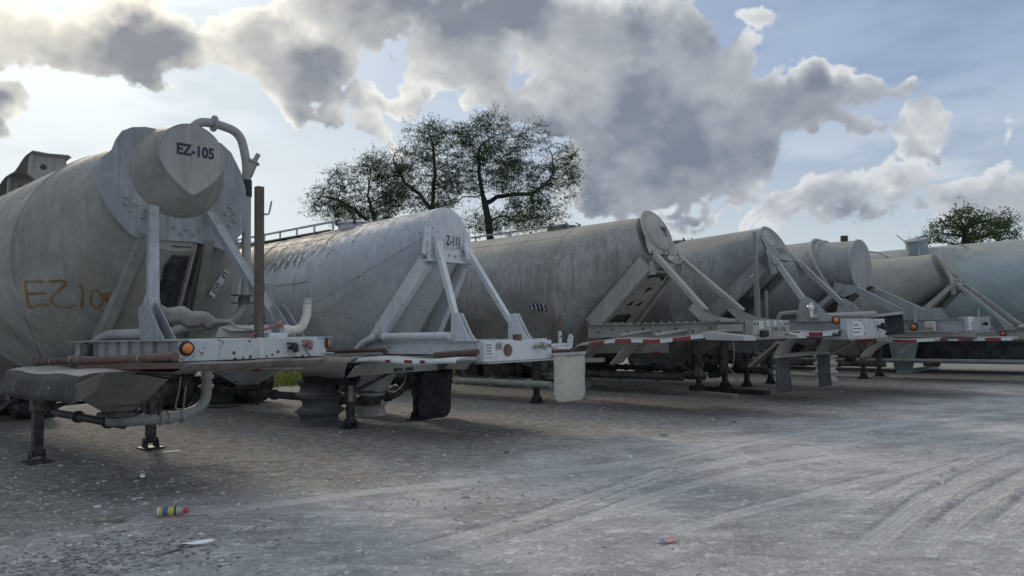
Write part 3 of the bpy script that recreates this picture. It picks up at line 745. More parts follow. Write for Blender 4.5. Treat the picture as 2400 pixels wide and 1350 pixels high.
def build_trees():
    Y = 33.0
    def P(x, y, b, dy=0): q = px(x, y, Y+dy); return (q[0]-b[0], q[1]-b[1], q[2]-b[2])
    k = Y/1750
    b = np.array([px(1146, 700, Y)[0], Y, 0.])
    def C(x, y, rx, ry, w, dy=0, rd=None): q = P(x, y, b, dy); return (q[0], q[1], q[2], rx*k, (rd or max(rx, ry)*.8)*k, ry*k, w)
    grow_tree('mesquite_tree', 'tall feathery mesquite tree with a dark forked trunk rising behind the white trailer head', b,
              [[(0, 0, 0), P(1150, 560, b), P(1141, 500, b), P(1131, 455, b), P(1122, 400, b), P(1122, 350, b)],
               [P(1138, 480, b), P(1165, 462, b, .3), P(1200, 456, b, .6), P(1245, 456, b, .8), P(1290, 420, b, .8)],
               [P(1132, 462, b), P(1085, 462, b, -.3), P(1045, 490, b, -.6)],
               [P(1141, 520, b), P(1180, 505, b, -.5), P(1215, 520, b, -.8)]],
              [C(1130, 330, 60, 50, 3), C(1200, 330, 55, 40, 1.6), C(1255, 320, 40, 36, 1.5), C(1310, 380, 52, 55, 2.6), C(1090, 400, 55, 50, 1.6),
               C(1200, 410, 80, 50, 2), C(1330, 440, 36, 55, 1.3), C(1120, 520, 55, 35, 1.3), C(1260, 500, 80, 38, 1.8), C(1085, 310, 34, 28, .8), C(1170, 365, 80, 70, 2.2), C(1060, 420, 50, 50, 1.2), C(1240, 455, 60, 40, 1.4), C(1290, 470, 60, 50, 1.2), C(1150, 285, 50, 20, .8), C(1190, 530, 110, 30, 1.6)],
              4800, M_LEAF, 34, (.095, .026), seed=3, kill=.17, trunk_r=.16,
              clumps=[(*P(1095, 335, b), .36, 34), (*P(1140, 305, b), .34, 30), (*P(1205, 385, b), .34, 22), (*P(1130, 370, b), .32, 20),
                      (*P(1180, 440, b), .38, 24), (*P(1305, 435, b), .38, 24), (*P(1120, 450, b), .36, 22)], group='mesquite trees behind the trailers')
    b = np.array([px(1018, 700, Y-1)[0], Y-1, 0.])
    grow_tree('mesquite_tree', 'slim mesquite tree leaning left, just left of the forked one', b,
              [[(0, 0, 0), P(1020, 560, b), P(1013, 480, b), P(1020, 410, b), P(1016, 350, b)],
               [P(1016, 500, b), P(985, 455, b), P(950, 430, b), P(925, 380, b)]],
              [C(1010, 330, 52, 48, 3), C(945, 380, 55, 50, 2.4), C(1000, 420, 60, 50, 1.6), C(975, 320, 36, 34, 1.0), C(930, 460, 50, 36, 1.3), C(1060, 380, 30, 60, .8), C(1000, 480, 70, 26, 1.2), C(905, 400, 30, 40, .8), C(1045, 330, 40, 40, 1.0), C(1050, 450, 40, 40, .8)],
              3300, M_LEAF, 32, (.095, .026), seed=5, kill=.17, trunk_r=.13, clumps=[(*P(1000, 370, b), .35, 35), (*P(940, 400, b), .35, 25)], group='mesquite trees behind the trailers')
    b = np.array([px(880, 700, Y+1)[0], Y+1, 0.])
    grow_tree('mesquite_tree', 'low spreading mesquite tree at the left end of the clump, over the white tank', b,
              [[(0, 0, 0), P(885, 600, b), P(880, 520, b), P(862, 460, b)], [P(882, 540, b), P(830, 490, b), P(790, 470, b), P(755, 460, b)]],
              [C(875, 400, 42, 50, 2), C(820, 430, 55, 52, 2.6), C(760, 475, 46, 42, 1.8), C(870, 480, 60, 35, 1.4), C(805, 495, 70, 30, 1.3), C(730, 480, 24, 40, .6), C(850, 510, 90, 26, 1.2), C(915, 440, 40, 45, 1.0)],
              3300, M_LEAF, 32, (.095, .026), seed=8, kill=.17, trunk_r=.12, clumps=[(*P(835, 450, b), .36, 16), (*P(800, 490, b), .36, 16)], group='mesquite trees behind the trailers')
    Y2 = 46.; 
    b = np.array([px(2265, 700, Y2)[0], Y2, 0.]); k2 = Y2/1750
    def P2(x, y, dy=0): q = px(x, y, Y2+dy); return (q[0]-b[0], q[1]-b[1], q[2]-b[2])
    def C2(x, y, rx, ry, w): q = P2(x, y); return (q[0], q[1], q[2], rx*k2, rx*k2, ry*k2, w)
    grow_tree('round_tree', 'dense green tree peeping over the big teal tank', b,
              [[(0, 0, 0), P2(2266, 620), P2(2262, 540)]],
              [C2(2270, 520, 45, 34, 3), C2(2215, 540, 36, 28, 1.6), C2(2335, 525, 32, 36, 2), C2(2190, 560, 28, 18, .8), C2(2300, 560, 80, 26, 2)],
              2200, M_LEAFR, 75, (.15, .075), seed=11, kill=.3, trunk_r=.3, droop=.15)
build_trees()

# ------------------------------------------------------------------ trailer kit (local axes: x forward, y to the trailer's left, z up)
def circ(a, z, r, n=96, tilt=0., b=0.):
    t = R_(tilt)
    return [(a-r*math.sin(q)*math.sin(t), b+r*math.cos(q), z+r*math.sin(q)*math.cos(t)) for q in [2*math.pi*i/n for i in range(n)]]
def bolt(mb, p, n, r=.02, h=.022):
    mb.lathe([(r*1.5, 0), (r*1.5, h*.35), (r, h*.36), (r, h)], 6, p, n)
def landing_leg(P, y, top, m_out, m_in, foot=True, bottom=0., inner=True, w=.14, split=.5):
    l = MB().box((0, y, (top+split)/2), (w, w, top-split)).build('landing_leg', m_out, P, bevel=.008)
    MB().box((0, y, (split+.03+bottom+.09)/2), (w*.74, w*.74, split+.03-bottom-.09)).build('leg_tube', m_in, l, bevel=.005)
    if foot:
        mb = MB().box((0, y, bottom+.012), (.30, .27, .02)).prism([(-.11, 0), (.11, 0), (.05, .13), (-.05, .13)], (0, y-.075, bottom+.022), (1, 0, 0), (0, 0, 1), .012)
        mb.prism([(-.11, 0), (.11, 0), (.05, .13), (-.05, .13)], (0, y+.075, bottom+.022), (1, 0, 0), (0, 0, 1), .012).tube([(0, y-.1, bottom+.09), (0, y+.1, bottom+.09)], .02, 10)
        mb.build('foot_plate', m_in, l, bevel=.003)
    return l
def wheel(P, a, y, side, mat_rim):
    """dual tyres on one side of an axle"""
    for k, yy in enumerate((y-.17, y+.17)):
        prof = [(.30, -.12), (.40, -.135), (.49, -.13), (.52, -.10), (.525, -.05), (.525, .05), (.52, .10), (.49, .13), (.40, .135), (.30, .12)]
        w = MB().lathe(prof, 40, (a, yy, .525), (0, 1, 0), close=True).build('wheel', M_TYRE, P, smooth=35)
        sd = 1 if (yy-y)*side > 0 else -1
        MB().lathe([(.30, -.11), (.30, .11), (.27, .115), (.26, .05), (.20, .02), (.13, .03), (.12, .10), (.05, .11), (.05, -.11)], 32, (a, yy, .525), (0, side, 0), close=True).build('rim', mat_rim, w, smooth=30)
        if k == (1 if side > 0 else 0):
            mb = MB()
            for i in range(48):
                t = 2*math.pi*i/48
                for o2 in (-.085, 0, .085): mb.beam((a+.522*math.cos(t), yy+o2-.03, .525+.522*math.sin(t)), (a+.522*math.cos(t+.03), yy+o2+.03, .525+.522*math.sin(t+.03)), .045, .012, side=(-math.sin(t), 0, math.cos(t)))
            mb.build('tread', M_TYRE, w)
def rear_end(P, m_frame, zc, R, aend, ax=(-6.1, -7.35), rim=M_RIM, tape=None, width=1.0):
    for s in (-1, 1):
        r_ = MB().channel((-4.9, s*.55, 1.05), (aend-.3, s*.55, 1.05), .10, .26, side=(0, 0, 1), flip=-s).build('rear_rail', m_frame, P)
        for a in ax: wheel(P, a, s*.92, s, rim)
        mb = MB()
        for a in ax: mb.sheet([[(q.x, s*.62, q.z), (q.x, s*1.24, q.z)] for q in arc((a, 0, .525), .64, 20, 160, 12, (1, 0, 0), (0, 0, 1))])
        mb.build('rear_fender', m_frame, P, smooth=40, solid=.006)
    mb = MB()
    for a in ax: mb.tube([(a, -.9, .525), (a, .9, .525)], .065, 14)
    mb.build('axle', M_DARK, P, smooth=40)
    MB().box((aend-.35, 0, .75), (.1, 2.2, .14)).build('rear_bumper', m_frame, P, bevel=.01)
def hopper_outlet(P, a, z, m):
    o = MB().lathe([(.20, .20), (.20, .06), (.26, .06), (.26, .02), (.21, .02), (.19, -.06), (.25, -.06), (.25, -.1), (.16, -.1), (.13, -.2)], 28, (a, 0, z), (0, 0, 1)).build('hopper_outlet', m, P, smooth=35)
    mb = MB()
    for i in range(10):
        t = 2*math.pi*i/10; bolt(mb, (a+.235*math.cos(t), .235*math.sin(t), z+.06), (0, 0, 1), .012, .02)
    mb.build('flange_bolts', M_LEG, o)
    return o
def seam(parent, a, zc, R, m, tilt=0., th=.008, arc0=-60, arc1=240, w=.02):
    pts = [(a, (R+.001)*math.cos(R_(t)), zc+(R+.001)*math.sin(R_(t))) for t in range(arc0, arc1+1, 4)]
    MB().tube(pts, th, 6, cap=True).build('weld_seam', m, parent, smooth=60)
def manhole(P, a, ztop, m, y=0., r=.25):
    lid = MB().lathe([(r, 0), (r, .10), (r+.045, .10), (r+.045, .125), (r*.6, .16), (0.01, .17)], 32, (a, y, ztop-.03)).build('manhole', m, P, smooth=35)
    mb = MB()
    for i in range(6):
        t = 2*math.pi*i/6+.3; c_, s_ = math.cos(t), math.sin(t)
        mb.box((a+(r+.05)*c_, y+(r+.05)*s_, ztop+.09), (.035, .035, .10)); mb.tube([(a+(r+.05)*c_, y+(r+.05)*s_, ztop+.12), (a+(r-.04)*c_, y+(r-.04)*s_, ztop+.17)], .012, 6)
    mb.build('lid_clamps', M_LEG, lid)
    return lid
def tank(P, m, cap, ring, rear, hop, ring2=None, name='tank', n=96, rcap=None):
    """two oblique bays, each the skin stretched over cap, rings and outlet"""
    capts = circ(cap[0], cap[1], cap[2], n, cap[3] if len(cap) > 3 else 0)
    mid = (hop[0][0]+hop[1][0])/2
    b1 = MB(); b1.v = capts+circ(ring[0], ring[1], ring[2], n)+circ(mid, ring[1], ring[2], n)+circ(hop[0][0], 0, .2, 32)
    b1.v = capts+circ(ring[0], ring[1], ring[2], n)+circ(mid, ring[1], ring[2], n)
    for h in hop[:1]: b1.v += [(h[0]+.2*math.cos(t), .2*math.sin(t), h[1]) for t in [2*math.pi*i/32 for i in range(32)]]
    o = b1.build(name, m, P, smooth=14, hull=True)
    b2 = MB(); h = hop[1]; b2.v = circ(mid, ring[1], ring[2], n)+circ(rear[0], ring[1], ring[2], n)+circ(rear[1], rear[2], rear[3], n)
    b2.v += [(h[0]+.2*math.cos(t), .2*math.sin(t), h[1]) for t in [2*math.pi*i/32 for i in range(32)]]
    b2.build('rear_hopper_bay', m, o, smooth=14, hull=True)
    seam(o, ring[0], ring[1], ring[2], m, arc0=-20, arc1=200)
    for q in (.35, .7): seam(o, ring[0]+(mid-ring[0])*q, ring[1], ring[2]-.004, m, arc0=5, arc1=175)
    for th in (62, 128): MB().tube([(a, ring[2]*math.cos(R_(th)), ring[1]+ring[2]*math.sin(R_(th))) for a in np.linspace(ring[0], rear[0], 8)], .005, 6).build('weld_seam', m, o, smooth=60)
    seam(o, mid, ring[1], ring[2], m, arc0=-20, arc1=200)
    return o
def surf(ob, o, d):
    bm = bmesh.new(); bm.from_mesh(ob.data); t = BVHTree.FromBMesh(bm); r = t.ray_cast(Vector(o), Vector(d).normalized()); bm.free()
    return r[0], r[1]
def near(ob, q):
    bm = bmesh.new(); bm.from_mesh(ob.data); t = BVHTree.FromBMesh(bm); r = t.find_nearest(Vector(q)); bm.free()
    return r[0], r[1]
def skin_welds(ob, lines, m, th=.006):
    for L in lines:
        if len(L) > 2: MB().tube([Vector(p) for p in L], th, 6).build('weld_seam', m, ob, smooth=60)
def tape_strip(P, p, q, h, th=.006, n=8, side=(0, 0, 1), first=0, wob=0., ratio=1.4, name='reflective_tape', out=(0, -1, 0)):
    """alternating red and white reflective tape"""
    p, q = Vector(p), Vector(q); tot = n//2*(1+ratio)+(n % 2)*(ratio); x = 0
    out = Vector(out)
    for i in range(n):
        red = (i+first) % 2 == 0; w = (ratio if red else 1)/((n+(ratio-1)*sum(1 for k in range(n) if (k+first) % 2 == 0)))
        a = p.lerp(q, x); b = p.lerp(q, min(1, x+w*.985)); x += w
        MB().beam(a+out*.004, b+out*.004, h, th, side=side).build(name, M_TR if red else M_TW, P)
def light(P, p, n, m=M_AMB, r=.048):
    o = MB().lathe([(r*1.35, 0), (r*1.35, .02), (r*1.05, .03), (r*1.0, .02)], 24, p, n).build('marker_light', M_RUB, P, smooth=40)
    MB().lathe([(r, .016), (r*.95, .035), (r*.6, .05), (.002, .055)], 24, p, n).build('lens', m, o, smooth=60)
def gladhand(P, p, m, s=1.):
    x, y, z = p
    mb = MB().tube([(x, y, z), (x+.05*s, y, z)], .018*s, 10).lathe([(.035*s, 0), (.045*s, .015*s), (.045*s, .035*s), (.02*s, .05*s)], 18, (x+.05*s, y, z), (.6, .75, .1))
    mb.box((x+.075*s, y-.03*s, z+.035*s), (.03*s, .06*s, .02*s)); mb.build('gladhand', m, P, smooth=40)
def sticker(P, c, e1, e2, w, h, lines=0, material=M_STICK, name='sticker'):
    c, e1, e2 = Vector(c), Vector(e1).normalized(), Vector(e2).normalized()
    o = MB().prism([(-w/2, -h/2), (w/2, -h/2), (w/2, h/2), (-w/2, h/2)], c, e1, e2, .003).build(name, material, P)
    if lines:
        mb = MB(); n = e1.cross(e2)
        for i in range(lines):
            y = h/2-(i+1)*h/(lines+1); ww = w*random.uniform(.45, .8)
            mb.prism([(-w*.42, y-h*.03), (-w*.42+ww, y-h*.03), (-w*.42+ww, y+h*.03), (-w*.42, y+h*.03)], c+n*.003, e1, e2, .002)
        mb.build('small_print', M_INK, o)
    return o
def product_pipe(P, a0, a1, y, z, m=M_PIPE, r=.075):
    mb = MB().tube([(a0, y, z), (a1, y, z)], r, 16).build('product_pipe', m, P, smooth=40)
    k = MB()
    for a in np.arange(a1+.5, a0, 1.1): k.lathe([(r+.03, -.03), (r+.03, .03)], 16, (a, y, z), (1, 0, 0))
    k.build('pipe_couplings', m, mb, smooth=40)['kind'] = 'stuff'
def top_rail(P, a0, a1, y, z, m, posts=5, r=.022):
    o = MB().tube(bend([(a1, y, z-.12), (a1, y, z), (a0, y, z), (a0, y, z-.1)], .12), r, 10).build('top_rail', m, P, smooth=40)
    for i in range(posts):
        a = a1+(a0-a1)*(i+.5)/posts; MB().box((a, y, z-.07), (.04, .02, .14)).build('rail_post', m, o)
def ladder_deck(P, a0, a1, y, z, m):
    MB().beam((a0, y, z), (a1, y, z), .32, .02).build('catwalk', m, P)

ALL = {}
def yaw(d): return -R_(d)

# ================================================================== trailer A : EZ-105
def trailer_a():
    P = thing('tank_trailer', 'nearest dusty taupe hopper tank trailer, EZ-105 on its snout and sprayed on its side', 'tank trailer', (-5.43, 9.8, 0), yaw(42), 'dry bulk tank trailers parked side by side')
    T = tank(P, M_A, (2.30, 3.12, .66), (1.25, 2.43, 1.31), (-7.2, -8.9, 3.0, .6), [(.74, .62), (-4.2, .62)])
    skin_welds(T, [
        [(1.14, -1.17, 1.841), (1.263, -1.143, 1.817), (1.298, -1.094, 1.797), (1.33, -1.044, 1.777), (1.36, -0.992, 1.756), (1.387, -0.938, 1.732), (1.411, -0.882, 1.708), (1.433, -0.825, 1.684), (1.452, -0.767, 1.66), (1.468, -0.713, 1.64), (1.481, -0.658, 1.619), (1.492, -0.601, 1.598), (1.501, -0.543, 1.577)],
        [(1.14, -1.17, 1.841), (1.097, -1.133, 1.772), (1.033, -1.09, 1.703), (0.944, -1.04, 1.633), (0.821, -0.98, 1.56), (0.693, -0.917, 1.485), (0.56, -0.853, 1.407), (0.398, -0.779, 1.319), (0.229, -0.703, 1.227), (0.221, -0.654, 1.167), (0.213, -0.604, 1.107), (0.205, -0.554, 1.047), (0.197, -0.504, 0.986), (0.188, -0.453, 0.925)],
        [(0.243, -1.159, 1.821), (0.263, -1.12, 1.751), (0.26, -1.075, 1.682), (0.232, -1.023, 1.613), (0.182, -0.965, 1.542), (0.149, -0.917, 1.484), (0.115, -0.868, 1.425), (0.082, -0.818, 1.365), (0.047, -0.768, 1.305)],], M_A)
    # collar plate with scalloped foot
    out = [(-.60, 3.70), (-.50, 3.76), (-.36, 3.79), (.36, 3.79), (.50, 3.76), (.62, 3.67), (.74, 3.46), (.84, 3.15), (.86, 2.98), (.80, 2.76), (.70, 2.66), (.63, 2.53), (.56, 2.50),
           (.40, 2.545), (.18, 2.575), (-.10, 2.57), (-.36, 2.54), (-.50, 2.60), (-.66, 2.76), (-.80, 2.98), (-.84, 3.12), (-.80, 3.38), (-.70, 3.48), (-.66, 3.60)]
    MB().prism(out, (2.32, 0, 0), (0, 1, 0), (0, 0, 1), .02).build('collar_plate', M_A2, P, bevel=.004)
    # snout: teardrop loft
    def tear(a, zc, r, tip, pw, n=64):
        pts = []
        for i in range(n):
            t = 2*math.pi*i/n; y, z = math.cos(t), math.sin(t)
            if z >= 0: pts.append((a, r*y, zc+r*z))
            else:
                q = 1-abs(t-1.5*math.pi)/(.5*math.pi)       # 0 at the flank, 1 at the tip
                sgn = 1 if y > 0 else -1; q2 = math.sin(q*math.pi/2)
                yy = (1-pw)*math.cos(q*math.pi/2)+pw*(1-q2**1.75); pts.append((a, sgn*r*yy, zc-(zc-tip)*q2))
        return pts
    secs = [tear(2.33, 3.33, .52, 2.83, 0), tear(2.50, 3.39, .44, 2.93, .5), tear(2.66, 3.45, .365, 3.04, .85)]
    mb = MB(); m = len(secs[0])
    for s_ in secs: mb.v += s_
    for i in range(2):
        for k in range(m): mb.f.append((i*m+k, i*m+(k+1) % m, (i+1)*m+(k+1) % m, (i+1)*m+k))
    mb.f.append(tuple(range(2*m, 3*m)))
    sn = mb.build('snout', M_A, P, smooth=30)
    mb = MB(); rim = secs[2]+[secs[2][0]]; mb.tube(rim, .010, 6, cap=False); mb.build('snout_rim', M_A, sn, smooth=60)
    mb = MB(); mb.v = [(2.676, y*.985, (z-3.45)*.985+3.45) for _, y, z in secs[2]]+[(2.67, y*.985, (z-3.45)*.985+3.45) for _, y, z in secs[2]]
    mb.f = [tuple(range(m)), tuple(range(m, 2*m))]+[(k, (k+1) % m, m+(k+1) % m, m+k) for k in range(m)]
    mb.build('snout_face', M_PIPE, sn)
    put_text('EZ-105', .165, sn, (2.68, .03, 3.52), (0, 1, 0), (0, 0, 1), M_INK, bold=.006, squeeze=.86)
    # collar bolts
    proto = None
    for (y, z) in [(-.56, 3.00), (-.56, 2.93), (-.45, 2.93), (-.35, 2.88), (-.52, 2.86), (-.39, 2.80), (-.05, 2.72), (.02, 2.66), (.09, 2.71), (.16, 2.66), (.23, 2.71), (.60, 3.02), (.66, 2.95), (.55, 2.93), (.66, 2.86), (.60, 2.80)]:
        if proto is None:
            mb = MB(); bolt(mb, (0, 0, 0), (1, 0, 0), .014, .032); proto = mb.build('bolt', M_C2, P); o = proto
        else: o = proto.copy(); COL.objects.link(o); o.parent = P
        o.location = (2.332, y, z)
    # front diagonal beams down to the hopper, dark sheet between as brush stain plus painted recess shade
    for s in (-1, 1):
        MB().beam((2.28, s*.35, 2.66), (1.50, s*.52, 1.50), .11, .20, side=(0, 1, 0)).build('slope_beam', M_A, P, bevel=.003)
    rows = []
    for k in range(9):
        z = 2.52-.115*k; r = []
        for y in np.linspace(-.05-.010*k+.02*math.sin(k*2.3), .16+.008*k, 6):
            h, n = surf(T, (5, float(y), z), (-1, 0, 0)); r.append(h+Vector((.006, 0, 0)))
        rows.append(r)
    MB().sheet(rows).build('stain_and_shade', M_DARK, T)
    h0, _ = surf(T, (5, .20, 2.56), (-1, 0, 0)); h1, _ = surf(T, (5, .27, 1.55), (-1, 0, 0))
    MB().beam(h0, h1, .035, .09).build('slope_stiffener', M_PIPE, P)
    MB().beam(h0+Vector((.03, .05, 0)), h1+Vector((.03, .05, 0)), .05, .03).build('slope_stiffener', M_DARK, P)
    # struts
    for s in (-1, 1):
        st = MB().beam((2.42, s*.31, 2.90), (3.30, s*.66, 1.62), .10, .085, side=(0, 1, 0)).build('front_strut', M_A2, P, bevel=.004)
        MB().prism([(-.10, .0), (.42, .0), (.30, .10), (.10, .28), (-.02, .36), (-.16, .30)], (3.30, s*.675+.052*s, 1.485), (1, 0, 0), (0, 0, 1), .012).build('strut_gusset', M_A2, st)
        MB().prism([(-.10, .0), (.42, .0), (.30, .10), (.10, .28), (-.02, .36), (-.16, .30)], (3.30, s*.675-.052*s, 1.485), (1, 0, 0), (0, 0, 1), .012).build('strut_gusset', M_A2, st)
    MB().beam((3.04, -.575, 1.88), (3.14, -.60, 1.80), .13, .12).build('tape_wrap', M_A2, P, bevel=.01)
    # frame rails with ribs
    for s in (-1, 1):
        r = MB().channel((1.55, s*.72, 1.40), (4.05, s*.72, 1.40), .17, .09, side=(0, 0, 1), flip=s).build('front_rail', M_PIPE, P)
        MB().box((2.8, s*.74, 1.478), (2.55, .16, .012)).build('rail_flange', M_A2, r)
        MB().box((2.8, s*.77, 1.318), (2.55, .14, .012)).build('rail_flange', M_A2, r)
        for i in range(8): MB().box((1.9+i*.29, s*.755, 1.398), (.008, .09, .148)).build('rail_rib', M_A2, r)
    MB().box((2.0, -.80, 1.39), (.20, .07, .12)).build('reflector_box', M_DARK, P, bevel=.005)
    # front box and coupler plate
    bx = MB().box((4.00, 0, 1.385), (.12, 1.50, .19)).build('front_box', M_AW, P, bevel=.008)
    tp = MB().box((3.78, 0, 1.483), (.50, 1.46, .012)).build('box_lid', M_AW, bx)
    mb = MB(); rows = []
    for (a, z) in ((2.4, 1.285), (3.9, 1.280), (4.10, 1.276), (4.115, 1.262), (4.06, 1.22), (3.92, 1.19), (2.6, 1.18)):
        rows.append([(a, y, z+.004*math.sin(y*9)) for y in np.linspace(-.74, .74, 14)])
    mb.sheet(rows).build('coupler_plate', M_LIP, P, smooth=50, solid=.01)
    light(bx, (4.062, -.685, 1.405), (1, 0, 0)); light(bx, (4.04, .756, 1.42), (.5, .85, 0), r=.04)
    gladhand(bx, (4.06, .33, 1.385), M_DARK, 1.15); gladhand(bx, (4.06, .50, 1.405), M_REDP, 1.1)
    MB().tube([(4.075, .50, 1.37), (4.07, .53, 1.33), (4.07, .56, 1.30)], .004, 6).build('chain', M_DARK, bx)
    # brown post with J hook
    po = MB().box((3.80, .155, 2.24), (.072, .072, 1.5)).build('brown_post', M_POST, P, bevel=.004)
    MB().tube(bend([(3.80, .20, 2.72), (3.80, .26, 2.72), (3.80, .29, 2.86)], .03), .009, 8).build('hook', M_PIPE, po)
    MB().box((3.80, .34, 1.51), (.10, .20, .045)).build('id_plate', M_STICK, P)
    # riser: from the snout, over a flange, down past a valve and black sleeve
    rs = MB().tube(bend([(2.2, .1, 3.70), (2.30, .22, 3.97), (2.30, .44, 3.99), (2.30, .74, 3.94), (2.28, .84, 3.62), (2.28, .84, 2.1), (2.28, .80, 1.80), (2.28, .60, 1.64), (2.25, .10, 1.62), (2.2, -.15, 1.5)], .26, 8), .052, 18).build('riser_pipe', M_PIPE, P, smooth=50)
    MB().lathe([(.095, -.012), (.095, .012)], 24, (2.30, .42, 3.985), (0, 1, -.03)).build('flange', M_PIPE, rs, smooth=30)
    MB().lathe([(.055, -.20), (.065, -.16), (.065, 0), (.085, .0), (.085, .02), (.06, .03)], 20, (2.30, .90, 3.60), (.15, .35, 1)).build('check_valve', M_PIPE, rs, smooth=30)
    MB().tube([(2.30, .84, 3.44), (2.34, .90, 3.60), (2.36, .95, 3.70)], .03, 10).build('valve_neck', M_PIPE, rs, smooth=40)
    MB().lathe([(.062, -.10), (.062, .10)], 20, (2.28, .84, 3.28), (0, 0, 1)).build('rubber_sleeve', M_RUB, rs, smooth=30)
    MB().box((2.26, .76, 3.38), (.02, .14, .03)).build('pipe_bracket', M_PIPE, rs)
    for z in (1.99, 1.90): MB().box((2.28, .80, z), (.14, .24, .012)).build('clamp_plate', M_LEG, rs)
    MB().lathe([(.064, -.03), (.064, .03)], 16, (2.28, .81, 1.945), (0, 0, 1)).build('clamp_band', M_DARK, rs)
    # short standpipe beside it with plates
    MB().box((2.45, 1.02, 1.86), (.10, .12, .55)).build('standpipe', M_A2, P, bevel=.01)
    for z in (1.74, 1.66): MB().box((2.45, .98, z), (.16, .26, .012)).build('clamp_plate', M_LEG, P)
    # twisted sheet metal on the frame
    rows = []
    for i in range(17):
        t = i/16; a = 3.05+1.0*t*.55; y = -.58+.98*t; z = 1.78-.24*t**.8+.02*math.sin(i*2.1)
        w = .05+.11*math.sin(min(1, t*1.25)*math.pi*.8); tw = R_(70-100*t)
        rows.append([(a+k*w*math.cos(tw)*.5, y, z+k*w*math.sin(tw)+(.012*random.random())) for k in (-1, -.4, .2, 1)])
    MB().sheet(rows).build('torn_sheet_metal', M_ALU, P, smooth=30, solid=.005)
    rows = [[(3.4+.03*i, -.1+.12*i, 1.50), (3.4+.03*i, -.05+.12*i, 1.60+.03*(i % 2)), (3.5+.03*i, .02+.12*i, 1.56)] for i in range(4)]
    MB().sheet(rows).build('torn_sheet_metal', M_ALU, P, solid=.005)
    # upright cream pipe on the box, with red pull handle
    pv = MB().tube(bend([(3.84, .68, 1.88), (3.84, .665, 1.68), (3.83, .60, 1.56), (3.80, .42, 1.555)], .1, 6), .043, 18).build('cream_elbow_pipe', M_PVC, P, smooth=50)
    for z in (1.865, 1.835, 1.76, 1.73, 1.70): MB().lathe([(.047, -.006), (.047, .006)], 18, (3.84, .677, z), (0, .05, 1)).build('hose_rib', M_PIPE if z > 1.8 else M_PVC, pv)
    MB().lathe([(.05, -.05), (.058, 0), (.05, .04)], 18, (3.80, .46, 1.555), (0, 1, 0)).build('pipe_union', M_PVC, pv, smooth=40)
    MB().sheet([[(3.82, .02+.38*t, 1.49+.10*t+.02*math.sin(t*3)), (3.82, .02+.38*t, 1.505+.15*t)] for t in [i/8 for i in range(9)]]).build('red_handle', M_REDP, P, smooth=60, solid=.02)
    # air pipe along the left rail, elbow down
    MB().tube(bend([(3.30, -.64, 1.545), (2.05, -.66, 1.545), (1.50, -.76, 1.25), (1.38, -.82, .95)], .28, 8), .052, 18).build('air_pipe', M_PIPE, P, smooth=50)
    # rusty hose tubes and angle iron
    for k, (a0, a1, z0, z1, yy) in enumerate(((.55, 1.35, 1.245, 1.27, -.86), (1.1, 2.0, 1.268, 1.285, -.85), (1.90, 4.25, 1.27, 1.345, -.86))):
        tb = MB().tube([(a0, yy, z0), (a1, yy, z1)], .036, 14).build('rusty_tube', M_RUST, P, smooth=50)
        for q in (.25, .7):
            a = a0+(a1-a0)*q; MB().lathe([(.04, -.012), (.04, .012)], 14, (a, yy, z0+(z1-z0)*q), (1, 0, 0)).build('band', M_RUST if q < .5 else M_PIPE, tb)
    MB().channel((2.0, -.87, 1.205), (4.3, -.84, 1.268), .05, .04, side=(0, 0, 1), flip=-1).build('angle_iron', M_RUST, P)
    # fender: flat top, rolled outer skirt
    def fender(a0, a1, s, m):
        prof = [(.74, 1.20), (1.00, 1.205), (1.16, 1.20), (1.27, 1.175), (1.31, 1.09), (1.33, 1.0), (1.335, .93)]
        rows = []
        for i in range(15):
            t = i/14; a = a0+(a1-a0)*t
            rows.append([(a-(.05 if j > 4 else 0)*(1-t), s*(y+.012*math.sin(i*.9+j)), z+.012*math.sin(i*.7)-.02*(1-t)*(j > 3)) for j, (y, z) in enumerate(prof)])
        f = MB().sheet([r[:4] for r in rows]).build('fender', M_ALU, P, smooth=50, solid=.006)
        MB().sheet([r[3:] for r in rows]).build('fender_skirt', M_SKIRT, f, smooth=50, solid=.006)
        for a in (a0+.55, a1-.6):
            mb = MB()
            for z in (1.0, 1.05): bolt(mb, (a, s*1.334, z), (0, s, 0), .008, .008)
            mb.build('rivets', M_ALU, f)['kind'] = 'stuff'
        MB().sheet([[(a1+.0, s*1.06, 1.19), (a1+.0, s*1.30, 1.10)], [(a1-.06, s*1.12, 1.02), (a1-.06, s*1.33, .92)]]).build('fender_bracket', m, f, solid=.01)
        return f
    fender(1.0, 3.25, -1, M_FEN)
    for i in range(5): MB().box((3.0+.18*i, -.66, 1.165), (.10, .05, .03)).build('frame_slot', M_DARK, P)
    # landing gear
    for s in (-1, 1): landing_leg(P, s*.68, 1.30, M_LEG, M_DARK, split=.62, w=.15)
    MB().beam((0, -.66, .74), (.05, .62, .80), .05, .05, side=(1, 0, 0)).build('leg_crossbar', M_DARK, P)
    for s in (-1, 1): MB().beam((-.05, s*.66, .62), (-1.3, s*.55, 1.15), .05, .05).build('leg_brace', M_DARK, P)
    hopper_outlet(P, .74, .66, M_LEG); hopper_outlet(P, -4.2, .62, M_LEG)
    dp = MB().tube(bend([(.0, -.10, .62), (.9, -.1, .50), (.95, .05, .48), (1.0, .60, .49), (1.0, .97, .60), (1.0, .985, 1.0), (1.2, .9, 1.24)], .30, 8), [.07]*41+[.07]*6, 18) if False else MB().tube(bend([(.74, -.14, .50), (.92, .05, .49), (1.0, .60, .49), (1.0, .97, .60), (1.0, .985, 1.0), (1.05, .95, 1.22)], .25, 8), .066, 18)
    dp = dp.build('discharge_pipe', M_PIPE, P, smooth=50)
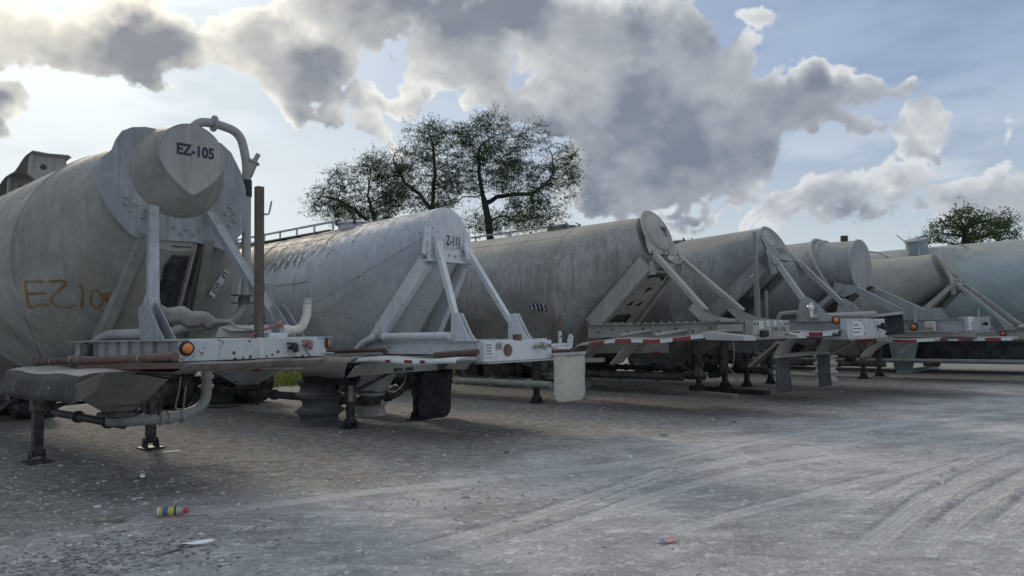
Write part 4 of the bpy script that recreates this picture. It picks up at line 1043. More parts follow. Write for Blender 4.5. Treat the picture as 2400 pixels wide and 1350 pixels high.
    for (c, ax_) in (((.985, .40, .49), (.05, 1, 0)), ((.985, .50, .49), (.05, 1, 0)), ((1.0, .66, .50), (0, 1, .1)), ((1.0, .985, .98), (0, 0, 1)), ((1.0, .985, .86), (0, 0, 1))):
        MB().lathe([(.084, -.02), (.084, .02)], 18, c, ax_).build('pipe_clamp', M_PIPE, dp, smooth=30)
    product_pipe(P, .6, -7.0, .1, .42, M_DARK, .055)
    MB().tube(bend([(1.5, .42, 1.2), (1.4, .45, .9), (1.2, .48, .62), (1.25, .56, .60), (1.45, .50, .9)], .1), .013, 8).build('air_hose', M_HOSE, P, smooth=50)
    for k, (yy, zz) in enumerate(((.30, 1.0), (.22, 1.06))): MB().tube(bend([(1.9, yy, 1.2), (1.5, yy+.1, zz-.02), (1.1, yy-.3, zz+.1)], .3), .012, 8).build('brake_line', M_RUB, P, smooth=50)
    MB().tube([(-1.0, -.75, .86), (-1.0, .35, .86)], .14, 20).build('air_tank', M_DARK, P, smooth=40)
    for (p, q) in (((0, -.62, .98), (.02, .10, .72)), ((0, .62, .98), (.02, .15, .72)), ((-.1, -.68, 1.0), (-1.6, -.7, .55)), ((-1.6, -.7, .55), (-2.6, -.62, 1.0)), ((-.7, -.72, .62), (-.7, .72, .66))):
        MB().beam(p, q, .045, .045, side=(1, .1, 0)).build('under_brace', M_DARK, P)
    MB().tube(bend([(.35, -.45, 1.15), (.30, -.30, .8), (.1, -.55, .62), (-.4, -.5, .8)], .2), .012, 8).build('brake_line', M_RUB, P, smooth=50)
    for k in range(3): MB().box((.95+.02*k, .20+.09*k, .66-.05*k), (.04, .04, .16)).build('valve_lever', M_LEG, P)
    # walkway bulkheads on the far side of the tank top
    for i in range(4):
        a = -2.4-i*1.1; zt = 4.34-.17*i
        poly = [(-.18, 0), (.29, .02), (.35, -.14), (.14, -.40), (.02, -.47), (-.20, -.30)]
        o = MB().prism(poly, (a, 0, zt), (0, 1, 0), (0, 0, 1), .014).build('walkway_bracket', M_PIPE, P)
        MB().prism([(-.19, .0), (-.15, .0), (-.17, -.28), (.04, -.46), (.02, -.50), (-.21, -.31)], (a+.025, 0, zt), (0, 1, 0), (0, 0, 1), .06).build('bracket_flange', M_PIPE, o)
        MB().lathe([(.045, 0), (.045, .004)], 18, (a+.008, .0, zt-.17), (1, 0, 0)).build('bracket_hole', M_DARK, o)
    rows = []
    for i in range(25):
        t = i/24; a = -2.30-t*4.2; z = 4.36-.66*t+.035*math.sin(t*math.pi*7.6+.6)
        rows.append([(a, -.22, z-.05), (a, -.17, z), (a, .05, z-.01), (a, .31, z+.01), (a, .36, z-.02)])
    MB().sheet(rows).build('walkway_sheet', M_PIPE, P, smooth=30, solid=.014)
    MB().tube(bend([(-.35, .0, 3.78), (-.35, -.02, 3.90), (-.05, -.02, 3.90), (.2, -.02, 3.80)], .04), .02, 8).build('lifting_eye', M_PIPE, P, smooth=50)
    MB().box((.62, 0, 3.80), (.10, .10, .12)).build('vent_block', M_LEG, P, bevel=.005)
    rear_end(P, M_A, 2.43, 1.31, -8.6)
    # sprayed writing on the near side, laid on the tank skin
    strokes = GRAF
    for st in strokes:
        L = []; W_ = .026
        P3 = []
        for q in st:
            h, n = near(T, q); P3.append((h+n*.006, n))
        for i, (h, n) in enumerate(P3):
            d = (P3[min(i+1, len(P3)-1)][0]-P3[max(i-1, 0)][0]).normalized(); s_ = d.cross(n).normalized()
            w = W_*(.8+.35*random.random()); L.append([h+s_*w/2, h-s_*w/2])
        if len(L) > 1: MB().sheet(L).build('sprayed_stroke', M_SPRAY, T)
    # placard on the far cheek
    h, n = surf(T, (5, .74, 2.16), (-1, 0, 0))
    if h:
        e2 = Vector((0, .32, .95)); e2 = (e2-n*e2.dot(n)).normalized(); e1 = e2.cross(n).normalized()
        pl = sticker(T, h+n*.006, e1, e2, .17, .36, 0)
        for dy, hh in ((.12, .07), (-.03, .055), (-.10, .05)):
            MB().prism([(-.065, -hh/2), (.065, -hh/2), (.065, hh/2), (-.065, hh/2)], h+n*.010+e2*dy, e1, e2, .002).build('placard_print', M_INK, pl)
            for q in (-.035, 0, .035): MB().prism([(-.010, -hh*.3), (.010, -hh*.3), (.010, hh*.3), (-.010, hh*.3)], h+n*.0125+e2*dy+e1*q, e1, e2, .002).build('placard_letter', M_STICK, pl)
    return P
GRAF = [
    [(1.35, -1.199, 2.15), (1.344, -1.197, 2.126), (1.338, -1.195, 2.102), (1.331, -1.192, 2.078), (1.327, -1.187, 2.054), (1.323, -1.181, 2.029), (1.32, -1.176, 2.005), (1.314, -1.171, 1.981), (1.308, -1.167, 1.957), (1.301, -1.162, 1.932), (1.297, -1.155, 1.908), (1.291, -1.149, 1.884), (1.285, -1.142, 1.859)],
    [(1.349, -1.194, 2.132), (1.372, -1.175, 2.132), (1.394, -1.156, 2.132), (1.416, -1.136, 2.132), (1.433, -1.12, 2.131), (1.451, -1.104, 2.131), (1.468, -1.088, 2.13), (1.485, -1.071, 2.129)],
    [(1.322, -1.174, 2.005), (1.339, -1.158, 2.005), (1.355, -1.142, 2.004), (1.371, -1.126, 2.004), (1.387, -1.11, 2.004), (1.406, -1.093, 2.006), (1.424, -1.076, 2.008), (1.442, -1.059, 2.011), (1.459, -1.041, 2.013)],
    [(1.285, -1.142, 1.859), (1.303, -1.126, 1.864), (1.32, -1.11, 1.868), (1.338, -1.094, 1.872), (1.362, -1.072, 1.879), (1.385, -1.051, 1.887), (1.4, -1.033, 1.886), (1.415, -1.016, 1.886), (1.43, -0.998, 1.886)],
    [(1.53, -1.027, 2.128), (1.552, -1.007, 2.131), (1.573, -0.987, 2.134), (1.589, -0.97, 2.135), (1.605, -0.953, 2.135), (1.622, -0.936, 2.135), (1.637, -0.912, 2.124), (1.652, -0.887, 2.112), (1.629, -0.901, 2.092), (1.607, -0.914, 2.072), (1.589, -0.925, 2.057), (1.571, -0.935, 2.041), (1.553, -0.946, 2.026), (1.535, -0.957, 2.01), (1.516, -0.968, 1.992), (1.497, -0.978, 1.974), (1.477, -0.989, 1.956), (1.462, -0.983, 1.92), (1.466, -0.964, 1.899), (1.47, -0.944, 1.879), (1.481, -0.925, 1.87), (1.49, -0.906, 1.862), (1.5, -0.886, 1.853), (1.518, -0.862, 1.854), (1.535, -0.838, 1.855), (1.551, -0.82, 1.86), (1.568, -0.801, 1.866), (1.584, -0.783, 1.872)],
    [(1.724, -0.793, 2.107), (1.719, -0.778, 2.08), (1.713, -0.763, 2.053), (1.702, -0.754, 2.026), (1.691, -0.745, 1.999), (1.677, -0.742, 1.975), (1.663, -0.739, 1.951), (1.649, -0.736, 1.927), (1.632, -0.733, 1.898), (1.616, -0.729, 1.869), (1.599, -0.725, 1.84)],
    [(1.754, -0.679, 2.03), (1.767, -0.66, 2.033), (1.78, -0.641, 2.035), (1.78, -0.619, 2.017), (1.78, -0.597, 1.999), (1.772, -0.581, 1.976), (1.764, -0.565, 1.953), (1.742, -0.563, 1.921), (1.72, -0.562, 1.889), (1.701, -0.574, 1.871), (1.682, -0.587, 1.853), (1.664, -0.616, 1.848), (1.671, -0.646, 1.88), (1.686, -0.659, 1.912), (1.701, -0.671, 1.944), (1.719, -0.673, 1.972), (1.736, -0.675, 1.999), (1.758, -0.672, 2.03)],
    [(1.841, -0.483, 2.008), (1.833, -0.505, 2.01), (1.825, -0.526, 2.013), (1.812, -0.548, 2.009), (1.799, -0.569, 2.006), (1.785, -0.555, 1.975), (1.77, -0.54, 1.944), (1.76, -0.526, 1.921), (1.75, -0.511, 1.898)],
    [(1.797, -0.564, 1.999), (1.805, -0.536, 1.99), (1.79, -0.532, 1.967), (1.775, -0.529, 1.944), (1.757, -0.509, 1.908)],
    [(1.814, -0.53, 1.999), (1.809, -0.511, 1.981), (1.783, -0.51, 1.944)],
    [(1.778, -0.521, 1.944), (1.773, -0.488, 1.917), (1.753, -0.479, 1.885), (1.733, -0.469, 1.852), (1.716, -0.469, 1.829), (1.699, -0.469, 1.806), (1.675, -0.496, 1.788), (1.677, -0.532, 1.811), (1.669, -0.56, 1.818)],
]
trailer_a()
# ================================================================== shared front-end pieces for the other trailers
def wide_plate(P, a0, z0, r, tilt, low, hw, m, bump_r=None, face=None, dome=.05):
    """tilted nose plate: round above, spreading to square shoulders below; returns its frame"""
    t = R_(tilt); e2 = Vector((-math.sin(t), 0, math.cos(t))); e1 = Vector((0, 1, 0)); o = Vector((a0, 0, z0)); n = e1.cross(e2)
    pts = []
    for i in range(37):
        q = R_(-12+204*i/36); pts.append((r*math.cos(q), r*math.sin(q)))
    poly = pts+[(-hw, -low*.72), (-hw, -low), (hw, -low), (hw, -low*.72)]
    pl = MB().prism(poly, o, e1, e2, .02).build('nose_plate', m, P, bevel=.003)
    br = bump_r or r*.78
    if br:
        MB().lathe([(br, .0), (br*.99, .015), (br*.93, dome*.7), (br*.75, dome), (.01, dome*1.08)], 48, o+n*.01, n).build('nose_cap', face or m, pl, smooth=35)
    return pl, o, e1, e2, n
def rails(P, a0, a1, y, z0, z1, m, bolts=0, flange=.14):
    for s in (-1, 1):
        r = MB().channel((a0, s*y, (z0+z1)/2), (a1, s*y, (z0+z1)/2), z1-z0, .08, side=(0, 0, 1), flip=s).build('front_rail', m, P)
        MB().box(((a0+a1)/2, s*(y+.01), z1+.008), (a1-a0, flange, .014)).build('rail_flange', m, r)
        if bolts:
            mb = MB()
            for i in range(bolts): bolt(mb, (a0+.25+(a1-a0-.5)*i/(bolts-1), s*(y+.045), (z0+z1)/2+(.03 if i % 2 else -.02)), (0, s, 0), .016, .02)
            mb.build('rail_bolts', M_LEG, r)['kind'] = 'stuff'
def flat_fender(P, a0, a1, z, yi, yo, m, s, lift=.0, wave=.02, curl=None, tape=0, first=0, tz=.06):
    rows = []
    for i in range(21):
        t = i/20; a = a0+(a1-a0)*t; zz = z+lift*t+wave*math.sin(t*9+s)
        rows.append([(a, s*yi, zz+.02), (a, s*(yi+yo)/2, zz+.025), (a, s*(yo-.04), zz+.012), (a, s*yo, zz-.015), (a, s*(yo+.008), zz-.05)])
    if curl:
        r_ = []
        for k in range(8, 0, -1):
            q = R_(curl*k/8); R0 = .42
            a = a0-R0*math.sin(q); dz = -R0*(1-math.cos(q)); zz = z+wave*math.sin(s)
            r_.append([(a, s*yi, zz+.02+dz), (a, s*(yi+yo)/2, zz+.025+dz), (a, s*(yo-.04), zz+.012+dz), (a, s*yo, zz-.015+dz), (a-.02, s*(yo+.008), zz-.04+dz)])
        rows = r_+rows
    f = MB().sheet(rows).build('fender', m, P, smooth=50, solid=.007)
    if tape:
        x = 0; tot = sum(1.45 if (i+first) % 2 == 0 else 1 for i in range(tape)); L = a1-a0-.2
        for i in range(tape):
            red = (i+first) % 2 == 0; w = (1.45 if red else 1)/tot
            seg = []
            for k in range(5):
                t = (x+w*.985*k/4); a = a0+.1+L*t; tt = (a-a0)/(a1-a0); zz = z+lift*tt+wave*math.sin(tt*9+s)
                seg.append([(a, s*(yo+.004), zz+.000), (a, s*(yo+.014), zz-.0-tz)])
            MB().sheet(seg).build('reflective_tape', M_TR if red else M_TW, f, solid=.003); x += w
    return f
def mud_flap(P, a, y, ztop, w, h, m, round_=.08, sway=0., belly=.05):
    rows = []
    for i in range(15):
        d = h*(1-(1-i/14)**1.5) if i < 14 else h; k = max(0, d-(h-round_))/round_; hw = w/2-round_*(1-math.sqrt(max(0, 1-k*k)))
        rows.append([(a-sway*d+belly*math.sin(d/h*2.4)*(1-(2*q-1)**2*.6)+.012*math.sin(q*7+d*9), y+(2*q-1)*hw, ztop-d) for q in [x/8 for x in range(9)]])
    f = MB().sheet(rows).build('mud_flap', m, P, smooth=50, solid=.012)
    MB().box((a+.015, y, ztop+.01), (.03, w+.04, .04)).build('flap_hanger', M_ALU, f)
    return f
def arm(P, p, q, m, r=.03, rings=4):
    p, q = Vector(p), Vector(q); o = MB().tube([p, q], r, 14).build('fender_arm', m, P, smooth=50)
    MB().lathe([(r*.7, 0), (r*.7, .003)], 12, q, q-p).build('arm_bore', M_DARK, o)
    for i in range(rings): MB().lathe([(r*1.12, -.006), (r*1.12, .006)], 14, p.lerp(q, (i+.6)/rings), q-p).build('arm_band', m, o)
def v_braces(P, y, m, ztop=1.05, a=0., f=0.):
    for s in (-1, 1):
        MB().beam((a, s*(y-.06), .58), (a+f, s*.14, ztop), .05, .04, side=(1, 0, 0)).build('leg_brace', m, P)
        MB().beam((a+f, s*.20, ztop+.0), (a+f, s*.03, ztop), .09, .06, side=(1, 0, 0)).build('brace_lug', m, P)
    MB().box((a+f-.02, 0, ztop+.14), (.03, y*2, .30)).build('leg_crossbeam', m, P)

def plate_with_holes(P, name, m, o, e1, e2, outer, holes, th):
    o, e1, e2 = Vector(o), Vector(e1), Vector(e2); bm = bmesh.new(); es = []
    for loop in [outer]+holes:
        vs = [bm.verts.new(o+e1*x+e2*y) for x, y in loop]
        es += [bm.edges.new((vs[i], vs[(i+1) % len(vs)])) for i in range(len(vs))]
    bmesh.ops.triangle_fill(bm, use_beauty=True, use_dissolve=False, edges=es)
    me = bpy.data.meshes.new(name); bm.to_mesh(me); bm.free(); me.materials.append(m)
    ob = bpy.data.objects.new(name, me); COL.objects.link(ob); ob.parent = P
    md = ob.modifiers.new('thickness', 'SOLIDIFY'); md.thickness = th; md.offset = 0
    return ob

# ================================================================== trailer Z : white, Z-111
def trailer_z():
    P = thing('tank_trailer', 'chalky white hopper tank trailer marked Z-111, second from the left', 'tank trailer', (-2.16, 12.6, 0), yaw(42), 'dry bulk tank trailers parked side by side')
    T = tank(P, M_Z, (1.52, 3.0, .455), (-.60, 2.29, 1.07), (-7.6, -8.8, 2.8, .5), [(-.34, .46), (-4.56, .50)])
    cp = MB().lathe([(.455, 0), (.455, .03), (.43, .045), (.30, .07), (.01, .085)], 64, (1.52, 0, 3.0), (1, 0, 0)).build('nose_cap', M_Z, P, smooth=35)
    MB().tube([(1.585, .40*math.cos(R_(q)), 2.98+.40*math.sin(R_(q))) for q in range(200, 345, 6)], .007, 6).build('weld_seam', M_Z, cp, smooth=60)
    put_text('Z-111', .20, cp, (1.606, .10, 2.93), (0, 1, 0), (0, 0, 1), M_INK, bold=.004, squeeze=.62)
    # shoulder flange and bolted foot plate
    for s in (-1, 1): MB().prism([(.35, 3.10), (.47, 3.12), (.53, 2.70), (.37, 2.66)], (1.58, 0, 0), (0, s, 0), (0, 0, 1), .03).build('shoulder_plate', M_ZW, P, bevel=.004)
    MB().prism([(-.46, 2.62), (.46, 2.62), (.44, 2.88), (.25, 2.83), (.0, 2.76), (-.25, 2.83), (-.44, 2.90)], (1.62, 0, 0), (0, 1, 0), (0, 0, 1), .03).build('bolted_plate', M_ZW, P, bevel=.003)
    MB().box((1.62, 0, 2.60), (.14, .98, .03)).build('plate_lip', M_ZW, P)
    proto = None
    for (y, z) in ((-.38, 2.85), (-.38, 2.77), (-.38, 2.69), (-.02, 2.70), (.10, 2.69), (.22, 2.71), (.24, 2.79), (.19, 2.83)):
        if proto is None: mb = MB(); bolt(mb, (0, 0, 0), (1, 0, 0), .018, .02); o = proto = mb.build('bolt', M_ALU, P)
        else: o = proto.copy(); COL.objects.link(o); o.parent = P
        o.location = (1.636, y, z)
    for s in (-1, 1):
        MB().beam((1.50, s*.38, 2.60), (.52, s*.60, 1.40), .11, .24, side=(0, 1, 0)).build('slope_beam', M_ZW, P)
        st = MB().beam((1.67, s*.30, 2.84), (2.42, s*.59, 1.55), .09, .085, w2=.075, h2=.075).build('front_strut', M_ZW, P, bevel=.004)
        MB().beam((1.69, s*.29, 2.90), (1.75, s*.315, 2.64), .13, .05).build('strut_cap', M_ZW, st, bevel=.004)
        MB().prism([(-.12, -.16), (.34, -.02), (.22, .10), (.04, .40), (-.09, .40)], (2.42, s*.60+.045*s, 1.38), (1, 0, 0), (0, 0, 1), .014).build('strut_gusset', M_ZW, st)
        MB().prism([(-.12, -.16), (.34, -.02), (.22, .10), (.04, .40), (-.09, .40)], (2.42, s*.60-.045*s, 1.38), (1, 0, 0), (0, 0, 1), .014).build('strut_gusset', M_ZW, st)
    mb = MB()
    for z in (1.63, 1.60, 1.57): mb.box((2.40, -.585, z), (.11, .13, .02))
    mb.build('strap_clamp', M_ALU, P)
    # diagonal weld line on the near side of the tank skin
    L = []
    for i in range(25):
        t = i/24; h, n = surf(T, (1.50-2.05*t, -4, 2.95-.92*t), (0, 1, 0))
        if h: L.append(h+n*.003)
    if len(L) > 3: MB().tube(L, .007, 6).build('weld_seam', M_Z, T, smooth=60)
    skin_welds(T, [
        [(-2.187, -1.065, 2.383), (-1.935, -1.066, 2.38), (-1.689, -1.066, 2.376), (-1.449, -1.066, 2.373), (-1.179, -1.066, 2.372), (-0.918, -1.067, 2.372), (-0.722, -1.065, 2.389), (-0.551, -1.05, 2.408)],
        [(-0.677, -0.945, 1.79), (-0.548, -0.906, 1.752), (-0.453, -0.844, 1.715), (-0.358, -0.782, 1.677), (-0.269, -0.72, 1.632), (-0.18, -0.657, 1.586), (-0.092, -0.595, 1.541), (-0.004, -0.533, 1.495)],], M_C2, .009)
    rails(P, .4, 2.95, .64, 1.20, 1.38, M_ZW)
    # front box
    bx = MB().box((2.96, 0, 1.235), (.14, 1.44, .27)).build('front_box', M_ZW, P, bevel=.008)
    MB().box((2.7, 0, 1.378), (.46, 1.40, .012)).build('box_lid', M_ZW, bx)
    MB().box((3.0, 0, 1.088), (.24, 1.5, .016)).build('coupler_plate', M_ALU, P)
    MB().box((2.2, 0, 1.10), (1.6, 1.2, .016)).build('coupler_plate', M_ALU, P)
    sticker(bx, (3.034, -.60, 1.27), (0, 1, 0), (0, 0, 1), .20, .20, 4); sticker(bx, (3.034, -.43, 1.31), (0, 1, 0), (0, 0, 1), .12, .10, 2, M_PIPE)
    MB().lathe([(.088, 0), (.088, .004)], 24, (3.032, -.25, 1.25), (1, 0, 0)).build('bare_patch', M_RUST, bx)
    gladhand(bx, (3.03, .42, 1.29), M_PIPE, 1.3); gladhand(bx, (3.03, .30, 1.28), M_PIPE, .7); gladhand(bx, (3.03, .62, 1.29), M_PIPE, .7)
    MB().box((2.9, .10, 1.42), (.06, .13, .09)).build('rusty_tab', M_RUST, bx)
    # air pipe with coupling on the near side
    ap = MB().tube(bend([(2.36, -.72, 1.462), (.70, -.72, 1.462), (.35, -.74, 1.36), (.05, -.75, 1.05)], .22, 8), .055, 18).build('air_pipe', M_ZW, P, smooth=50)
    MB().lathe([(.075, -.05), (.08, -.02), (.08, .02), (.075, .05)], 18, (.82, -.72, 1.462), (1, 0, 0)).build('pipe_coupling', M_PIPE, ap, smooth=30)
    MB().lathe([(.075, -.01), (.075, .01)], 18, (.93, -.72, 1.462), (1, 0, 0)).build('pipe_flange', M_ZW, ap)
    # rusty tubes by the rail
    for a0, a1, z0, z1, yy in ((-.45, 1.1, 1.235, 1.27, -.86), (-.35, 1.12, 1.20, 1.23, -.84)):
        MB().tube([(a0, yy, z0), (a1, yy, z1)], .028, 12).build('rusty_tube', M_RUST, P, smooth=50)
    rt_ = MB().tube([(2.28, -.92, 1.20), (3.05, -.86, 1.245)], .042, 14).build('rusty_tube', M_RUST, P, smooth=50)
    MB().lathe([(.03, 0), (.03, .004)], 14, (2.279, -.92, 1.2), (-1, -.1, -.05)).build('tube_bore', M_DARK, rt_)
    MB().channel((-.35, -.88, 1.175), (1.05, -.86, 1.215), .045, .035, side=(0, 0, 1), flip=-1).build('angle_iron', M_PIPE, P)
    for k, yy in enumerate((.78, .86)): MB().tube([(2.93, yy-.03, 1.205+.03*k), (3.0, yy+.42-.1*k, 1.205+.03*k)], .03, 12).build('rusty_tube', M_AW if k else M_RUST, P, smooth=50)
    MB().tube([(2.93, .74, 1.27), (2.93, 1.20, 1.27)], .045, 14).build('white_tube', M_AW, P, smooth=50)
    MB().prism([(0, 0), (.10, .02), (.13, .20), (.05, .24), (-.02, .12)], (2.95, 1.22, 1.22), (0, 1, 0), (0, 0, 1), .02).build('rusty_bracket', M_AW, P, bevel=.004)
    MB().tube([(2.95, 1.02, 1.24), (2.95, 1.03, 1.50)], .028, 12).build('rusty_pipe', M_AW, P, smooth=50)
    MB().tube([(2.95, 1.03, 1.50), (2.95, 1.03, 1.745)], .024, 12).build('rusty_pipe', M_RUST, P, smooth=50)
    # fenders
    for s in (-1, 1):
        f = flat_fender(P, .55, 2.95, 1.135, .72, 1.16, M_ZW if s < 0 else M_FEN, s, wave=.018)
        prof = [(.70, 1.15), (1.00, 1.16), (1.18, 1.15), (1.26, 1.08), (1.30, .96), (1.31, .86)]
        rows = [[(-.35+1.15*t-(.10*(j > 2)), s*y+.0, z+.01*math.sin(t*8+j)) for j, (y, z) in enumerate(prof)] for t in [i/10 for i in range(11)]]
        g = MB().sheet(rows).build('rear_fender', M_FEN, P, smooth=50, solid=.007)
        MB().sheet([[(.86, s*.78, 1.12), (.86, s*1.24, 1.02)], [(.66, s*.78, .90), (.66, s*1.24, .86)]]).build('fender_bracket', M_ALU, g, solid=.01)
    for k, a in enumerate((1.55, 2.0, 2.3)):
        MB().box((a, -1.172, 1.115), (.10 if k != 1 else .16, .006, .04)).build('reflective_tape', M_TR, P)
    MB().tube([(-.45, -1.18, .86), (.55, -1.02, .86)], .13, 24, hollow=True).build('rolled_rubber_flap', M_RUB, P, smooth=50, solid=.012)
    mud_flap(P, .30, .90, .88, .74, .86, M_RUB, round_=.15, sway=.12)
    mb = MB()
    for q in range(4): mb.sheet([[(.34+.42*math.cos(R_(th))-.3, .56+.17*q, .88+.34*math.sin(R_(th))), (.34+.42*math.cos(R_(th))-.3, .56+.17*(q+1)-.006, .88+.34*math.sin(R_(th)))] for th in range(0, 75, 12)])
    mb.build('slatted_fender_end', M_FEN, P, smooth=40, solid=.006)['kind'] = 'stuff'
    mud_flap(P, 3.10, 1.03, 1.15, .76, .70, M_FLAPW, round_=.13, sway=.0)
    # landing gear
    for s in (-1, 1): landing_leg(P, s*.70, 1.15, M_LEG, M_DARK, split=.42)
    MB().beam((.09, -.76, .44), (.09, -.76, 1.05), .07, .03).build('leg_channel', M_C2, P)
    v_braces(P, .70, M_LEG, ztop=.92, f=.46)
    MB().box((.47, 0, 1.0), (.04, 1.5, .26)).build('skirt_plate', M_C2, P)
    for s in (-1, 1): MB().beam((.3, s*.72, 1.12), (-.1, s*.70, .82), .09, .05).build('frame_brace', M_C2, P)
    hopper_outlet(P, -.34, .50, M_LEG); hopper_outlet(P, -4.56, .54, M_LEG)
    dp = MB().tube(bend([(-.34, .02, .50), (-.25, .18, .43), (-.2, .38, .43), (-.15, .60, .60), (-.15, .68, .80), (-.2, .60, 1.0)], .2, 6), .058, 16).build('discharge_elbow', M_LEG, P, smooth=50)
    MB().lathe([(.085, -.05), (.085, .05)], 18, (-.23, .24, .43), (0, 1, 0)).build('pipe_coupling', M_LEG, dp, smooth=30)
    product_pipe(P, -.5, -7.3, 0, .34, M_LEG)
    # top fittings
    top_rail(P, -.75, -5.4, -.30, 3.50, M_ZW, 8, .024); manhole(P, -.75, 3.36, M_ZW, 0, .33); manhole(P, -4.6, 3.36, M_ZW, 0, .30)
    ladder_deck(P, -1.2, -7.0, -.12, 3.37, M_C2)
    rear_end(P, M_C2, 2.29, 1.07, -8.7)
    # side carrier with a lidded box and a reflective pipe near the rear hopper
    bx2 = MB().prism([(-3.3, 1.56), (-1.5, 1.56), (-1.25, 1.42), (-1.25, 1.22), (-3.3, 1.22)], (0, -.93, 0), (1, 0, 0), (0, 0, 1), .05).build('side_carrier', M_C2, P, bevel=.006)
    MB().box((-2.2, -.99, 1.60), (.26, .02, .07)).build('reflective_tape', M_TR, bx2)
    put_text('Thomas', .09, bx2, (-1.75, -.958, 1.42), (1, 0, 0), (0, 0, 1), M_INK, bold=.003)
    hp = MB().tube([(-4.6, -1.15, .93), (.0, -1.12, .97)], .055, 16).build('hose_tube', M_FLAPW, P, smooth=50)
    for a in (-2.7, -1.2): MB().lathe([(.062, -.02), (.062, .02)], 16, (a, -1.135, .945), (1, 0, 0)).build('band', M_PIPE, hp)
    MB().tube([(-2.25, -1.138, .948), (-1.95, -1.136, .95)], .058, 16).build('reflective_tape', M_TR, hp, smooth=50)
    return P
trailer_z()

# ================================================================== trailer C : 2315
def trailer_c():
    P = thing('tank_trailer', 'taupe hopper tank trailer with a 2315 side decal and a crest on its nose', 'tank trailer', (.93, 16.29, 0), yaw(43), 'dry bulk tank trailers parked side by side')
    T = tank(P, M_C, (2.52, 3.25, .50, 20), (.90, 2.44, 1.24), (-7.0, -8.5, 2.9, .6), [(-.15, .62), (-4.4, .62)])
    skin_welds(T, [
        [(0.413, -0.695, 1.293), (0.596, -0.825, 1.469), (0.773, -0.951, 1.64), (0.956, -1.031, 1.824), (1.034, -0.928, 1.771), (1.104, -0.813, 1.718), (1.163, -0.683, 1.665), (1.209, -0.535, 1.612), (1.237, -0.361, 1.559)],
        [(-2.365, -0.542, 1.301), (-2, -0.799, 1.451), (-1.784, -0.917, 1.594), (-1.589, -1.019, 1.734), (-1.415, -1.102, 1.872), (-1.236, -1.143, 1.96), (-1.069, -1.176, 2.047), (-0.911, -1.201, 2.132), (-0.791, -1.172, 2.037), (-0.681, -1.135, 1.942), (-0.58, -1.089, 1.849), (-0.494, -1.039, 1.764), (-0.418, -0.979, 1.679), (-0.344, -0.917, 1.594), (-0.27, -0.855, 1.51), (-0.196, -0.793, 1.425), (-0.122, -0.731, 1.341)],], M_C)
    pl, o, e1, e2, n = wide_plate(P, 2.63, 3.37, .50, 21, .46, .56, M_C2, bump_r=.40, dome=.06)
    # crest: blue crown over bars, and leftover numerals
    c = o+n*.072+e1*.16+e2*.02
    mb = MB().prism([(-.085, .0), (-.12, .15), (-.06, .07), (-.035, .13), (0, .075), (.035, .13), (.06, .07), (.12, .15), (.085, .0)], c, e1, e2, .003)
    mb.build('crest', M_INK, pl)
    for k in range(3): MB().prism([(-.09, -.03-k*.035), (.09, -.03-k*.035), (.09, -.012-k*.035), (-.09, -.012-k*.035)], c, e1, e2, .003).build('crest_bar', M_INK, pl)
    put_text('1', .15, pl, c+e1*.03-e2*.17+n*.0, e1, e2, M_REDP, bold=.003); put_text('0', .13, pl, c+e1*.17-e2*.18-n*.01, e1, e2, M_STICK, bold=.002, squeeze=.6)
    mb = MB()
    for y in (-.46, -.05, .12, .46): bolt(mb, o+n*.01+e1*y-e2*.43, n, .014, .02)
    mb.build('plate_bolts', M_LEG, pl)['kind'] = 'stuff'
    # struts with curved feet
    for s in (-1, 1):
        st = MB().beam((2.86, s*.44, 2.90), (4.0, s*.72, 1.82), .16, .08, w2=.15).build('front_strut', M_C2, P, bevel=.004)
        pts = [(-.36, .22), (-.26, .32), (-.10, .18), (.10, .08), (.45, .02), (.62, 0), (-.10, 0), (-.16, .03)]
        MB().prism(pts, (4.08, s*.80, 1.63), (1, 0, 0), (0, 0, 1), .014).build('strut_foot', M_C2, st)
        MB().prism(pts, (4.08, s*.65, 1.63), (1, 0, 0), (0, 0, 1), .014).build('strut_foot', M_C2, st)
        MB().beam((2.66, s*.46, 2.76), (1.46, s*.62, 1.60), .12, .34, side=(0, 1, 0)).build('slope_beam', M_C2, P, bevel=.003)
        MB().box((2.80, s*.47, 2.66), (.10, .10, .26)).build('corner_post', M_C2, P, bevel=.004)
    MB().sheet([[(2.92+.10*math.cos(t), -.34+.68*i/12, 2.86-.10*abs(math.sin(math.pi*i/12))-.0) for i in range(13)] for t in (0, 1.2)]).build('web_arch', M_C2, P, solid=.01)
    # perforated slope web: built as a frame round triangular openings
    def S(t, y): return Vector((2.74-1.12*t, y, 2.66-1.08*t))
    e2_ = (S(0, 0)-S(1, 0)); Lw = e2_.length; e2_.normalize()
    q_ = lambda t, y: (y, -t*Lw)
    outer = [q_(.03, -.36), q_(.03, .36), q_(.97, .50), q_(.97, -.50)]
    holes = [[q_(.06, -.30), q_(.06, .30), q_(.13, .22), q_(.17, .0), q_(.13, -.22)] if False else [q_(.20, -.30), q_(.14, -.12), q_(.14, .12), q_(.20, .30), q_(.06, .28), q_(.06, -.28)],
             [q_(.30, -.02), q_(.32, .20), q_(.44, -.02)], [q_(.52, -.10), q_(.63, -.32), q_(.63, -.10)], [q_(.52, .22), q_(.63, .02), q_(.63, .22)],
             [q_(.80, -.34), q_(.78, -.26), q_(.78, .16), q_(.80, .20), q_(.93, .20), q_(.93, -.44)]]
    plate_with_holes(P, 'web_plate', M_C2, S(0, 0), (0, 1, 0), e2_, outer, holes, .012)
    mb = MB()
    for k in range(6):
        for y in (-1, 1): bolt(mb, S(.12+.15*k, y*(.33+.10*(.12+.15*k))), (.69, 0, -.72), .012, .02)
